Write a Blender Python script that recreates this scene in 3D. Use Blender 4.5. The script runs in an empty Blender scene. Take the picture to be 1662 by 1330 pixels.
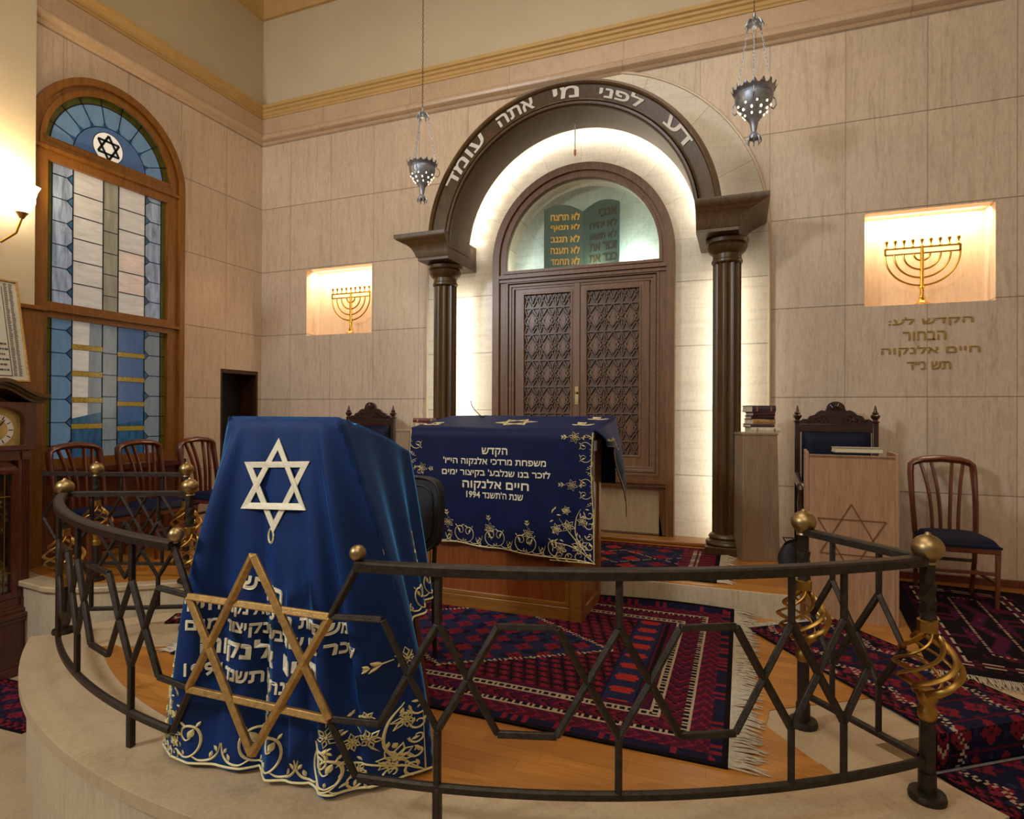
import bpy, bmesh, math, random
from mathutils import Vector, Matrix
from mathutils.geometry import tessellate_polygon, interpolate_bezier
random.seed(7)
SC = bpy.context.scene
COL = SC.collection
PI = math.pi
sin, cos = math.sin, math.cos

# ---------------------------------------------------------------- camera
HC = 2.08
cam = bpy.data.cameras.new('camera'); camo = bpy.data.objects.new('camera', cam); COL.objects.link(camo)
cam.sensor_width = 36.0; cam.lens = 968.5 / 1662 * 36.0; cam.clip_end = 60; cam.clip_start = .05
_yaw, _pit, _rol = math.radians(21.151), math.radians(.234), math.radians(.270)
_r0 = Vector((cos(_yaw), sin(_yaw), 0)); _f0 = Vector((-sin(_yaw), cos(_yaw), 0)); _u0 = Vector((0, 0, 1))
_fw = _f0 * cos(_pit) + _u0 * sin(_pit); _up = -_f0 * sin(_pit) + _u0 * cos(_pit)
_r = _r0 * cos(_rol) + _up * sin(_rol); _u = -_r0 * sin(_rol) + _up * cos(_rol)
camo.matrix_world = Matrix(((_r.x, _u.x, -_fw.x, 0), (_r.y, _u.y, -_fw.y, 0), (_r.z, _u.z, -_fw.z, HC), (0, 0, 0, 1)))
SC.camera = camo

# ---------------------------------------------------------------- world, room light, exposure
W = bpy.data.worlds.new('world'); SC.world = W; W.use_nodes = True
W.node_tree.nodes['Background'].inputs[0].default_value = (1.0, .92, .80, 1)
W.node_tree.nodes['Background'].inputs[1].default_value = .15
SC.view_settings.view_transform = 'Standard'
SC.view_settings.look = 'None'
SC.view_settings.exposure = 0.0
SC.view_settings.gamma = 1.0
SC.view_settings.use_curve_mapping = False
SC.cycles.use_denoising = True
SC.cycles.max_bounces = 6
SC.cycles.sample_clamp_indirect = 4.0

def light(name, kind, loc, power, col=(1, .8, .55), size=.3, size_y=None, rot=None, to=None):
    l = bpy.data.lights.new(name, kind); o = bpy.data.objects.new(name, l); COL.objects.link(o)
    o.location = loc; l.energy = power; l.color = col
    if kind == 'AREA':
        l.size = size
        if size_y: l.shape = 'RECTANGLE'; l.size_y = size_y
    else:
        l.shadow_soft_size = size
    if to is not None:
        o.rotation_euler = (Vector(to) - Vector(loc)).to_track_quat('-Z', 'Y').to_euler()
    elif rot: o.rotation_euler = rot
    return o

# added fill lights for the hall (above and behind the camera's field of view)
light('room_fill_light', 'AREA', (-1.4, 2.6, 6.95), 95, (1, .89, .73), 3.2, to=(-1.4, 2.6, 0))
light('room_fill_light', 'AREA', (.3, -1.6, 6.4), 100, (1, .89, .73), 3.0, to=(-.9, 3.0, 1.2))
light('room_fill_light', 'AREA', (-5.1, -2.0, 4.8), 190, (.86, .93, 1), .8, to=(-1.8, 2.0, 1.8))  # cool key light added at the left to brighten the blue cloth

# ---------------------------------------------------------------- mesh builder
class MB:
    def __init__(s): s.v = []; s.f = []; s.m = []
    def add(s, vs, fs, mi=0):
        n = len(s.v); s.v += [tuple(v) for v in vs]; s.f += [tuple(i + n for i in f) for f in fs]; s.m += [mi] * len(fs)
        return s
    def box(s, x0, x1, y0, y1, z0, z1, mi=0):
        return s.add([(x0,y0,z0),(x1,y0,z0),(x1,y1,z0),(x0,y1,z0),(x0,y0,z1),(x1,y0,z1),(x1,y1,z1),(x0,y1,z1)],
                     [(0,3,2,1),(4,5,6,7),(0,1,5,4),(1,2,6,5),(2,3,7,6),(3,0,4,7)], mi)
    def hexa(s, b, t, mi=0):      # bottom quad, top quad
        return s.add(list(b) + list(t), [(0,3,2,1),(4,5,6,7),(0,1,5,4),(1,2,6,5),(2,3,7,6),(3,0,4,7)], mi)
    def bar(s, p0, p1, w, h, up=(0,0,1), mi=0):   # rectangular bar; w across, h along up
        p0, p1, up = Vector(p0), Vector(p1), Vector(up)
        d = (p1 - p0).normalized(); a = d.cross(up)
        if a.length < 1e-4: a = d.cross(Vector((1,0,0)))
        a.normalize(); b = a.cross(d).normalized()
        q = [a*(w/2)*i + b*(h/2)*j for i, j in ((-1,-1),(1,-1),(1,1),(-1,1))]
        return s.hexa([p0 + k for k in q], [p1 + k for k in q], mi)
    def tube(s, path, r, n=8, closed=False, mi=0, sx=1., sy=1., up=None, tw=0., sq=False):
        path = [Vector(p) for p in path]; m = len(path)
        rr = r if isinstance(r, (list, tuple)) else [r] * m
        vs = []; prev = None
        for i, p in enumerate(path):
            a = path[(i-1) % m] if (closed or i) else p
            b = path[(i+1) % m] if (closed or i < m-1) else p
            d = (b - a).normalized()
            if up is not None: x = Vector(up).cross(d)
            elif prev is None: x = d.cross(Vector((0,0,1)) if abs(d.z) < .9 else Vector((1,0,0)))
            else: x = prev - d * prev.dot(d)
            if x.length < 1e-6: x = d.orthogonal()
            x.normalize(); y = d.cross(x); prev = x
            for k in range(n):
                t = 2*PI*(k + (.5 if sq else 0))/n + tw*i
                vs.append(p + x*(rr[i]*sx*cos(t)) + y*(rr[i]*sy*sin(t)))
        fs = []
        for i in range(m if closed else m-1):
            j = (i+1) % m
            for k in range(n): fs.append((i*n+k, i*n+(k+1) % n, j*n+(k+1) % n, j*n+k))
        if not closed: fs += [tuple(range(n))[::-1], tuple((m-1)*n+k for k in range(n))]
        return s.add(vs, fs, mi)
    def lathe(s, prof, c=(0,0,0), n=20, mi=0, sx=1., sy=1., wob=0, wn=0):
        vs = []; fs = []; m = len(prof)
        for i, (r, z) in enumerate(prof):
            for k in range(n):
                t = 2*PI*k/n; q = r*(1 + wob*cos(wn*t))
                vs.append((c[0]+q*sx*cos(t), c[1]+q*sy*sin(t), c[2]+z))
        for i in range(m-1):
            for k in range(n): fs.append((i*n+k, i*n+(k+1) % n, (i+1)*n+(k+1) % n, (i+1)*n+k))
        fs += [tuple(range(n))[::-1], tuple((m-1)*n+k for k in range(n))]
        return s.add(vs, fs, mi)
    def ball(s, c, r, n=16, sz=1., mi=0):
        m = n//2
        return s.lathe([(max(r*sin(PI*i/m), 1e-4), -r*sz*cos(PI*i/m)) for i in range(m+1)], c, n, mi)
    def plate(s, outs, f, d0, d1, mi=0):   # 2-D outlines (first outer, others holes) mapped by f(a,b,d), solid from d0 to d1
        outs = [list(o) for o in outs]
        flat = [p for o in outs for p in o]; n = len(flat)
        tris = tessellate_polygon([[Vector((p[0], p[1], 0)) for p in o] for o in outs])
        vs = [f(p[0], p[1], d0) for p in flat] + [f(p[0], p[1], d1) for p in flat]
        fs = [tuple(t) for t in tris] + [tuple(i+n for i in t[::-1]) for t in tris]
        k = 0
        for o in outs:
            L = len(o)
            for i in range(L): fs.append((k+i, k+(i+1) % L, n+k+(i+1) % L, n+k+i))
            k += L
        return s.add(vs, fs, mi)
    def grid(s, nu, nv, f, mi=0, mif=None):
        vs = [f(i/nu, j/nv) for j in range(nv+1) for i in range(nu+1)]
        n = len(s.v); s.v += [tuple(v) for v in vs]
        for j in range(nv):
            for i in range(nu):
                a = j*(nu+1)+i+n
                s.f.append((a, a+1, a+nu+2, a+nu+1)); s.m.append(mif(i, j) if mif else mi)
        return s
    def sweep(s, path, prof, mi=0, closed=False):   # path of (point, side vector, up vector); prof of (side, up) offsets, closed loop
        vs = []; m = len(path); n = len(prof)
        for p, a, b in path:
            p, a, b = Vector(p), Vector(a), Vector(b)
            vs += [p + a*q[0] + b*q[1] for q in prof]
        fs = []
        for i in range(m if closed else m-1):
            j = (i+1) % m
            for k in range(n): fs.append((i*n+k, i*n+(k+1) % n, j*n+(k+1) % n, j*n+k))
        if not closed: fs += [tuple(range(n))[::-1], tuple((m-1)*n+k for k in range(n))]
        return s.add(vs, fs, mi)
    def xf(s, M):
        s.v = [tuple(M @ Vector(v)) for v in s.v]; return s

def obj(name, mb, mats, parent=None, smooth=35, bev=0, world=False, fix=True, solid=0, sub=0, weld=0):
    me = bpy.data.meshes.new(name)
    vs = mb.v
    if world and parent is not None:
        p = parent; off = Vector((0, 0, 0))
        while p is not None: off += p.location; p = p.parent
        vs = [(v[0]-off.x, v[1]-off.y, v[2]-off.z) for v in vs]
    me.from_pydata(vs, [], mb.f)
    mats = mats if isinstance(mats, (list, tuple)) else [mats]
    for m in mats: me.materials.append(m)
    if len(mats) > 1: me.polygons.foreach_set('material_index', mb.m)
    if fix:
        b = bmesh.new(); b.from_mesh(me)
        if weld: bmesh.ops.remove_doubles(b, verts=b.verts, dist=weld)
        bmesh.ops.recalc_face_normals(b, faces=b.faces); b.to_mesh(me); b.free()
    if smooth:
        me.polygons.foreach_set('use_smooth', [True]*len(me.polygons))
        try: me.set_sharp_from_angle(angle=math.radians(smooth))
        except Exception: pass
    me.update()
    o = bpy.data.objects.new(name, me); COL.objects.link(o)
    if parent is not None: o.parent = parent
    if sub:
        m = o.modifiers.new('sub', 'SUBSURF'); m.levels = sub; m.render_levels = sub
    if solid:
        m = o.modifiers.new('solid', 'SOLIDIFY'); m.thickness = solid; m.offset = 0
    if bev:
        m = o.modifiers.new('bev', 'BEVEL'); m.width = bev; m.segments = 2; m.limit_method = 'ANGLE'; m.angle_limit = math.radians(40)
    return o
def tag(o, label, cat, group=None):
    o['label'] = label; o['category'] = cat
    if group: o['group'] = group
    return o
def thing(name, loc, label, cat, rz=0, group=None):
    o = bpy.data.objects.new(name, None); COL.objects.link(o); o.location = loc; o.rotation_euler = (0, 0, rz)
    o.empty_display_size = .1
    return tag(o, label, cat, group)
def struct(name, mb, mats, parent=None, **k):
    o = obj(name, mb, mats, parent, **k)
    if parent is None: o['kind'] = 'structure'
    return o
def dup(root, loc, rz, label, group=None):
    def cp(o, par):
        c = o.copy(); COL.objects.link(c); c.parent = par
        for ch in [x for x in COL.objects if x.parent == o]: cp(ch, c)
        return c
    r = cp(root, None); r.location = loc; r.rotation_euler = (0, 0, rz); r['label'] = label
    if group: r['group'] = group
    return r

def arcpts(cx, cy, r, a0, a1, n, ry=None):
    ry = r if ry is None else ry
    return [(cx + r*cos(a0+(a1-a0)*i/n), cy + ry*sin(a0+(a1-a0)*i/n)) for i in range(n+1)]
def archshape(x0, x1, z0, zs, r=None, n=28):   # rectangle with a round top (closed outline)
    cx = (x0+x1)/2; r = (x1-x0)/2
    return [(x0, z0), (x1, z0)] + arcpts(cx, zs, r, 0, PI, n)
def rect(x0, x1, z0, z1): return [(x0, z0), (x1, z0), (x1, z1), (x0, z1)]
fY = lambda a, b, d: (a, d, b)      # plate facing along y
fX = lambda a, b, d: (d, a, b)      # plate facing along x
fZ = lambda a, b, d: (a, b, d)

_fc = {}
def outlines(txt):
    cu = bpy.data.curves.new('t', 'FONT'); cu.body = txt; cu.size = 1
    o = bpy.data.objects.new('t', cu); COL.objects.link(o)
    dg = bpy.context.evaluated_depsgraph_get()
    c = o.to_curve(dg); res = []
    for sp in c.splines:
        bp = sp.bezier_points; n = len(bp); pts = []
        for i in range(n):
            p, q = bp[i], bp[(i+1) % n]; h1, h2 = p.handle_right, q.handle_left
            d = (q.co - p.co).normalized() if (q.co - p.co).length else Vector((1, 0, 0))
            flat = (h1-p.co).cross(d).length < 1e-3 and (h2-p.co).cross(d).length < 1e-3
            seg = [p.co, q.co] if flat else interpolate_bezier(p.co, h1, h2, q.co, 4)
            pts += [(v.x, v.y) for v in seg[:-1]]
        res.append(pts)
    o.to_curve_clear(); bpy.data.objects.remove(o); bpy.data.curves.remove(cu)
    return res
def area(p): return sum(p[i][0]*p[(i+1) % len(p)][1] - p[(i+1) % len(p)][0]*p[i][1] for i in range(len(p)))/2
def inside(q, p):
    r = False
    for i in range(len(p)):
        (x0, y0), (x1, y1) = p[i], p[i-1]
        if (y0 > q[1]) != (y1 > q[1]) and q[0] < (x1-x0)*(q[1]-y0)/(y1-y0)+x0: r = not r
    return r
def grow(p, bx, by):
    n = len(p); s = 1 if area(p) > 0 else -1; out = []
    for i in range(n):
        a, b, c = Vector(p[i-1]), Vector(p[i]), Vector(p[(i+1) % n])
        d1 = (b-a).normalized(); d2 = (c-b).normalized()
        nn = Vector((d1.y+d2.y, -d1.x-d2.x)); k = max(.35, 1 + d1.dot(d2)); nn = nn/k
        out.append((b.x + s*nn.x*bx, b.y + s*nn.y*by))
    return out
def glyphs(txt, bold=.012, boldy=None):
    """letters of a line, each a list of [outer, hole, ...] outlines normalised to the line's own box"""
    key = (txt, bold, boldy)
    if key in _fc: return _fc[key]
    by = bold if boldy is None else boldy
    ol = outlines(txt); by = bold if boldy is None else boldy
    hole = [any(q is not o and abs(area(o)) > abs(area(q)) and all(inside(v, o) for v in q) for o in ol) for q in ol]
    shapes = [[o] + [q for q, h in zip(ol, hole) if h and inside(q[0], o)] for o, h0 in zip(ol, hole) if not h0]
    shapes = [[grow(p, bold*(1 if i == 0 else -1), by*(1 if i == 0 else -1)) for i, p in enumerate(sh)] for sh in shapes]
    al = [q for sh in shapes for q in sh[0]]
    x0 = min(q[0] for q in al); x1 = max(q[0] for q in al); y0 = min(q[1] for q in al); y1 = max(q[1] for q in al)
    shapes = [[[((x-x0)/(x1-x0), (y-y0)/(y1-y0)) for x, y in p] for p in sh] for sh in shapes]
    shapes.sort(key=lambda sh: min(q[0] for q in sh[0])); letters = []; end = -9
    for sh in shapes:
        a = min(q[0] for q in sh[0]); b = max(q[0] for q in sh[0])
        if letters and a < end - .3*(b-a): letters[-1].append(sh); end = max(end, b)
        else: letters.append([sh]); end = b
    _fc[key] = letters
    return letters
def rtl(t):    # visual order for right-to-left lettering, numbers kept
    out = t[::-1]; res = ''; num = ''
    for ch in out:
        if ch.isdigit(): num = ch + num
        else: res += num + ch; num = ''
    return res + num
def put_text(mb, txt, f, d0, d1, mi=0, bold=.012, boldy=None, rev=True, each=None):
    """f(u,v,d): u,v in 0..1 over the line's box; each(mb) is called with one builder per letter"""
    for let in glyphs(rtl(txt) if rev else txt, bold, boldy):
        m = MB() if each else mb
        for sh in let: m.plate(sh, f, d1, d0, mi)
        if each: each(m)
    return mb

# ---------------------------------------------------------------- materials
class NT:
    def __init__(s, name):
        s.mat = bpy.data.materials.new(name); s.mat.use_nodes = True; s.t = s.mat.node_tree
        s.b = s.t.nodes['Principled BSDF']; s._c = None
    def n(s, typ, **k):
        x = s.t.nodes.new(typ)
        for a, b in k.items(): setattr(x, a, b)
        return x
    def l(s, a, b): s.t.links.new(a, b)
    @property
    def co(s):
        if s._c is None: s._c = s.n('ShaderNodeTexCoord').outputs['Object']
        return s._c
    def map(s, scale=(1,1,1), rot=(0,0,0), loc=(0,0,0)):
        m = s.n('ShaderNodeMapping'); s.l(s.co, m.inputs[0]); m.inputs['Scale'].default_value = scale
        m.inputs['Rotation'].default_value = rot; m.inputs['Location'].default_value = loc; return m.outputs[0]
    def noise(s, vec, scale=5, detail=4, rough=.6, dist=0):
        x = s.n('ShaderNodeTexNoise'); s.l(vec, x.inputs['Vector']); x.inputs['Scale'].default_value = scale
        x.inputs['Detail'].default_value = detail; x.inputs['Roughness'].default_value = rough; x.inputs['Distortion'].default_value = dist
        return x.outputs['Fac']
    def ramp(s, fac, stops):
        x = s.n('ShaderNodeValToRGB'); s.l(fac, x.inputs[0]); e = x.color_ramp.elements
        while len(e) < len(stops): e.new(.5)
        for i, (p, c) in enumerate(stops): e[i].position = p; e[i].color = (*c, 1)
        return x.outputs[0]
    def m(s, op, a, b=None, c=None):
        x = s.n('ShaderNodeMath', operation=op)
        for i, v in enumerate((a, b, c)):
            if v is None: continue
            if isinstance(v, (int, float)): x.inputs[i].default_value = v
            else: s.l(v, x.inputs[i])
        return x.outputs[0]
    def mix(s, fac, a, b, mode='MIX'):
        x = s.n('ShaderNodeMix', data_type='RGBA', blend_type=mode)
        if isinstance(fac, (int, float)): x.inputs[0].default_value = fac
        else: s.l(fac, x.inputs[0])
        for k, v in ((6, a), (7, b)):
            if isinstance(v, tuple): x.inputs[k].default_value = (*v, 1)
            else: s.l(v, x.inputs[k])
        return x.outputs[2]
    def xyz(s):
        x = s.n('ShaderNodeSeparateXYZ'); s.l(s.co, x.inputs[0]); return x.outputs
    def bump(s, h, strength=.2, dist=.01):
        x = s.n('ShaderNodeBump'); s.l(h, x.inputs['Height']); x.inputs['Strength'].default_value = strength
        x.inputs['Distance'].default_value = dist; s.l(x.outputs[0], s.b.inputs['Normal'])
    def set(s, col=None, rough=.5, metal=0, spec=.5, **k):
        if col is not None:
            if isinstance(col, tuple): s.b.inputs['Base Color'].default_value = (*col, 1)
            else: s.l(col, s.b.inputs['Base Color'])
        s.b.inputs['Roughness'].default_value = rough; s.b.inputs['Metallic'].default_value = metal
        s.b.inputs['Specular IOR Level'].default_value = spec
        for a, v in k.items(): s.b.inputs[a].default_value = v
        return s.mat
def S(r, g, b):   # sRGB 0-255 to linear
    return tuple(((c/255+.055)/1.055)**2.4 if c > 10 else c/255/12.92 for c in (r, g, b))

def plain(name, c, rough=.5, metal=0, var=.15, scale=8, bump=0, spec=.5, **k):
    t = NT(name); f = t.noise(t.map((1,1,1)), scale, 3)
    c2 = tuple(x*(1-var) for x in c); c3 = tuple(min(1, x*(1+var)) for x in c)
    m = t.set(t.ramp(f, [(.3, c2), (.7, c3)]), rough, metal, spec, **k)
    if bump: t.bump(t.noise(t.map((1,1,1)), scale*6, 3), bump, .004)
    return m
def wood(name, c1, c2, axis='z', rough=.35, scale=1., coat=.2):
    t = NT(name); st = {'x': (1.2, 16, 16), 'y': (16, 1.2, 16), 'z': (16, 16, 1.2)}[axis]
    v = t.map(tuple(a*scale for a in st))
    f = t.noise(v, 2.2, 5, .6, .8); g = t.noise(v, 9, 3, .6)
    col = t.mix(.25, t.ramp(f, [(.3, c1), (.7, c2)]), t.ramp(g, [(.35, tuple(x*.5 for x in c1)), (.65, c2)]))
    m = t.set(col, rough); t.b.inputs['Coat Weight'].default_value = coat; t.b.inputs['Coat Roughness'].default_value = .25
    t.bump(g, .06, .003); return m
def marble(name, a, ox, sx, oz, sz, base, dark, vert=True, joints=True, rough=.32, radial=None, jw=.0045, tint=.10):
    """a: 'x','y' - the horizontal axis of the slab face; joints every sx / sz from ox / oz"""
    t = NT(name); X, Y, Z = t.xyz(); A = X if a == 'x' else Y
    if vert is None: st = (3, 3, 3)
    elif vert: st = (13, 13, 1.1)
    else: st = (.9, 12, 12)
    v = t.map(st); f = t.noise(v, 1.5, 9, .68, .9); g = t.noise(t.map((34, 34, 9)), 1.6, 6, .7, .6)
    big = t.noise(t.map((1, 1, 1)), 1.1, 3)
    col = t.ramp(f, [(.28, dark), (.5, base), (.75, tuple(min(1, c*1.13) for c in base))])
    col = t.mix(.38, col, t.ramp(g, [(.38, dark), (.56, base)]))
    col = t.mix(.25, col, t.ramp(big, [(.35, tuple(c*.82 for c in base)), (.65, tuple(min(1, c*1.1) for c in base))]))
    if joints:
        ca = t.m('DIVIDE', t.m('SUBTRACT', A, ox), sx); cz = t.m('DIVIDE', t.m('SUBTRACT', Z, oz), sz)
        if radial:
            ang = t.m('DIVIDE', t.m('ARCTAN2', t.m('SUBTRACT', Z, radial[1]), t.m('SUBTRACT', X, radial[0])), PI/8)
            up = t.m('GREATER_THAN', Z, radial[1]-.02)
        def line(q, size):
            fr = t.m('FRACT', q); d = t.m('MINIMUM', fr, t.m('SUBTRACT', 1.0, fr)); return t.m('LESS_THAN', d, jw/size)
        if radial:
            la = line(ang, 1.2)
            lz = t.m('MULTIPLY', line(cz, sz), t.m('SUBTRACT', 1.0, up))
            j = t.m('MAXIMUM', t.m('MULTIPLY', la, up), lz)
            cell = t.m('ADD', t.m('MULTIPLY', t.m('FLOOR', ang), up), t.m('MULTIPLY', t.m('FLOOR', cz), t.m('SUBTRACT', 1.0, up)))
        else:
            j = t.m('MAXIMUM', t.m('MULTIPLY', line(ca, sx), .6), line(cz, sz))
            cell = t.m('ADD', t.m('FLOOR', ca), t.m('MULTIPLY', t.m('FLOOR', cz), 17.3))
        wn = t.n('ShaderNodeTexWhiteNoise', noise_dimensions='1D'); t.l(cell, wn.inputs['W'])
        tn = t.m('ADD', 1.0 - tint/2, t.m('MULTIPLY', wn.outputs['Value'], tint))
        cm = t.n('ShaderNodeCombineColor')
        for i in range(3): t.l(tn, cm.inputs[i])
        col = t.mix(1.0, col, cm.outputs[0], 'MULTIPLY')
        col = t.mix(t.m('MULTIPLY', j, .75), col, tuple(c*.5 for c in dark))
        m = t.set(col, rough); t.bump(t.m('SUBTRACT', t.m('MULTIPLY', g, .1), j), .35, .004)
    else:
        m = t.set(col, rough); t.bump(g, .05, .003)
    return m

MB_, MD_ = S(210, 188, 164), S(162, 137, 113)
M_back = marble('travertine_back', 'x', .224, .612, .610, .807, MB_, MD_)
M_left = marble('travertine_left', 'y', 5.384, .61, .610, .807, MB_, MD_)
M_bay = marble('travertine_bay', 'x', .224, 9, .862, .62, S(212, 200, 180), S(174, 160, 138), vert=False, radial=(-1.55, 3.75))
M_band = marble('travertine_band', 'x', .1, 1.22, 0, 99, S(200, 172, 142), S(172, 142, 114), vert=None)
M_floor = marble('marble_floor', 'x', 0, 1, 0, 1, S(186, 162, 128), S(148, 122, 90), vert=None, joints=False, rough=.36)
M_riser = marble('marble_riser', 'x', 0, 1, 0, 1, S(196, 178, 146), S(152, 130, 100), vert=True, joints=False, rough=.35)
M_cream = plain('cream_plaster', S(200, 184, 154), .85, var=.04, scale=2)
M_yellow = plain('ochre_moulding', S(192, 156, 96), .6, var=.06)
M_darkwood = wood('dark_walnut', S(62, 42, 18), S(100, 72, 36), 'z', .36, coat=.15)
M_arkwood = wood('ark_wood', S(92, 60, 32), S(132, 92, 54), 'z', .42)
M_arkwoodh = wood('ark_wood_h', S(88, 60, 34), S(128, 92, 56), 'x', .42)
M_panelwood = wood('ark_panel_wood', S(76, 52, 32), S(112, 80, 50), 'z', .45)
M_window = wood('window_wood', S(110, 66, 14), S(146, 92, 24), 'z', .4)
M_mahog = wood('mahogany', S(84, 34, 14), S(128, 62, 26), 'z', .25, coat=.6)
M_redwood = wood('red_wood', S(78, 32, 18), S(118, 58, 32), 'z', .3, coat=.5)
M_clockwood = wood('clock_wood', S(60, 20, 16), S(98, 44, 26), 'z', .3, coat=.5)
M_desk = wood('desk_wood', S(120, 58, 20), S(160, 88, 36), 'z', .35, coat=.3)
M_deskframe = wood('desk_frame_wood', S(128, 80, 26), S(160, 106, 42), 'x', .35, coat=.3)
M_oak = wood('oak_veneer', S(152, 112, 80), S(184, 142, 106), 'z', .42, coat=.2)
M_oak2 = wood('grey_oak', S(138, 112, 88), S(164, 138, 110), 'z', .5, coat=.1)
M_parquet = None
M_iron = plain('wrought_iron', S(62, 54, 46), .42, .75, .3, 40, .5)
M_brass = plain('brass', S(172, 132, 66), .36, 1.0, .15, 20)
M_brass2 = plain('aged_brass', S(168, 142, 98), .40, 1.0, .18, 20)
M_gold = plain('gold', S(220, 176, 78), .25, 1.0, .08, 14)
M_goldpaint = plain('gold_paint', S(186, 146, 84), .42, .7, .25, 40, .4)
M_wallgold = plain('gilt_wall', S(186, 148, 74), .32, .6, .15, 30)
M_bronze = plain('dark_bronze', S(70, 60, 50), .45, .8)
M_silver = plain('silver', S(158, 164, 176), .36, .8, .25, 30, .3)
M_black = plain('black_leather', S(24, 24, 26), .5, 0, .3, 60, .3)
M_thread = plain('gold_thread', S(226, 208, 150), .55, .1, .12, 60, .4)
M_thread2 = plain('cream_thread', S(236, 226, 196), .65, 0, .08, 60)
M_white = plain('white_letters', S(222, 216, 206), .5, 0, .05)
M_pages = plain('book_pages', S(214, 200, 170), .8, 0, .1, 60)
def velvet(name, c, sh, sw=1.0):
    t = NT(name); f = t.noise(t.map((1,1,1)), 7, 4)
    m = t.set(t.ramp(f, [(.3, tuple(x*.8 for x in c)), (.7, tuple(x*1.2 for x in c))]), .62, 0, .25)
    t.b.inputs['Sheen Weight'].default_value = sw; t.b.inputs['Sheen Roughness'].default_value = .3
    t.b.inputs['Sheen Tint'].default_value = (*sh, 1)
    t.bump(t.noise(t.map((1,1,1)), 240, 2), .12, .002); return m
M_velvet = velvet('blue_velvet', S(8, 42, 96), S(80, 165, 235))
M_velvetd = velvet('navy_cloth_velvet', S(5, 18, 62), S(26, 70, 160), .45)
M_navyseat = velvet('navy_velvet', S(6, 12, 36), S(20, 36, 90))
def emit(name, c, s):
    t = NT(name); t.set(c, .4); t.b.inputs['Emission Color'].default_value = (*c, 1); t.b.inputs['Emission Strength'].default_value = s; return t.mat
def parquet():
    t = NT('parquet'); X, Y, Z = t.xyz()
    px = t.m('DIVIDE', Y, .075); row = t.m('FLOOR', px)
    wn = t.n('ShaderNodeTexWhiteNoise', noise_dimensions='1D'); t.l(row, wn.inputs['W'])
    cx = t.m('DIVIDE', t.m('ADD', X, t.m('MULTIPLY', wn.outputs['Value'], 3.0)), .6)
    cell = t.m('ADD', t.m('FLOOR', cx), t.m('MULTIPLY', row, 7.7))
    w2 = t.n('ShaderNodeTexWhiteNoise', noise_dimensions='1D'); t.l(cell, w2.inputs['W'])
    g = t.noise(t.map((1.5, 24, 24)), 3, 4, .6, .6)
    col = t.ramp(w2.outputs['Value'], [(0, S(160, 98, 32)), (.5, S(178, 114, 40)), (1, S(194, 132, 54))])
    col = t.mix(.35, col, t.ramp(g, [(.3, S(138, 82, 26)), (.7, S(198, 136, 58))]))
    fy = t.m('FRACT', px); fx = t.m('FRACT', cx)
    j = t.m('MAXIMUM', t.m('LESS_THAN', fy, .025), t.m('LESS_THAN', fx, .004))
    col = t.mix(t.m('MULTIPLY', j, .6), col, S(90, 50, 16))
    m = t.set(col, .3); t.b.inputs['Coat Weight'].default_value = .3; t.b.inputs['Coat Roughness'].default_value = .2; return m
M_parquet = parquet()
def clear_glass(name, tint=(.95, 1, .97), refl=.12):
    t = NT(name); n = t.t.nodes; n.remove(t.b)
    out = [x for x in n if x.type == 'OUTPUT_MATERIAL'][0]
    a = t.n('ShaderNodeBsdfTransparent'); a.inputs[0].default_value = (*tint, 1)
    g = t.n('ShaderNodeBsdfGlossy'); g.inputs['Roughness'].default_value = .05
    lw = t.n('ShaderNodeFresnel'); lw.inputs[0].default_value = 1.45
    mx = t.n('ShaderNodeMixShader'); t.l(t.m('ADD', lw.outputs[0], refl-.05), mx.inputs[0]); t.l(a.outputs[0], mx.inputs[1]); t.l(g.outputs[0], mx.inputs[2])
    t.l(mx.outputs[0], out.inputs[0]); return t.mat
M_glass = clear_glass('clear_glass')
# ================================================================ SETTING
XL, XC, YB = -5.74, -5.60, 5.95      # left wall, near cream wall, back wall planes
ZB, ZA, ZL = .68, .862, .73          # reading platform, ark platform, chair platform
CX, CY = -1.726, 5.274               # centre of the concentric platform rings
def ring(r, th): return (CX + r*sin(th), CY - r*cos(th))
def thof(x, y): return math.atan2(x-CX, CY-y)

# walls
for o in ([rect(-6.0, -5.03, -.05, 7.3)], [rect(-5.03, -4.08, -.05, 3.01)], [rect(-5.03, -4.08, 3.82, 7.3)], [rect(-4.08, .985, -.05, 7.3), archshape(-2.37, -.73, 3.50, 3.66)[::-1]],
          [rect(.985, 1.918, -.05, 3.01)], [rect(.985, 1.918, 3.82, 7.3)], [rect(1.918, 4.4, -.05, 7.3)]):
    struct('wall_back', MB().plate(o, fY, YB, YB+.24), M_back, smooth=0)
M_niche = marble('travertine_niche', 'x', 0, 1, 0, 1, S(214, 186, 154), S(186, 154, 122), joints=False)
struct('wall_niche_left', MB().box(-5.1, -4.0, YB+.24, YB+.3, 2.95, 3.9), M_niche, smooth=0)
struct('wall_niche_right', MB().box(.9, 2.0, YB+.24, YB+.3, 2.95, 3.9), M_niche, smooth=0)
M_lun = marble('travertine_lunette', 'x', 0, 9, 3.3, 9, S(206, 206, 194), S(150, 150, 140), vert=False, radial=(-1.55, 3.4))
struct('wall_lunette', MB().box(-2.45, -.65, YB+.24, YB+.3, 3.4, 4.6), M_lun, smooth=0)
m = MB().plate([archshape(3.33, 4.70, 1.45, 4.45), ], fX, 0, 1) if 0 else MB()
m.plate([rect(3.1, 6.2, -.05, 7.3), archshape(3.34, 4.68, 1.40, 4.45)[::-1], rect(5.315, 5.90, .70, 2.575)[::-1]], fX, XL, XL-.3)
struct('wall_left', m, M_left, smooth=0)
struct('wall_left_near', MB().box(XC-.4, XC, -4.5, 3.25, 2.96, 7.3), M_cream, smooth=0)
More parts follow.
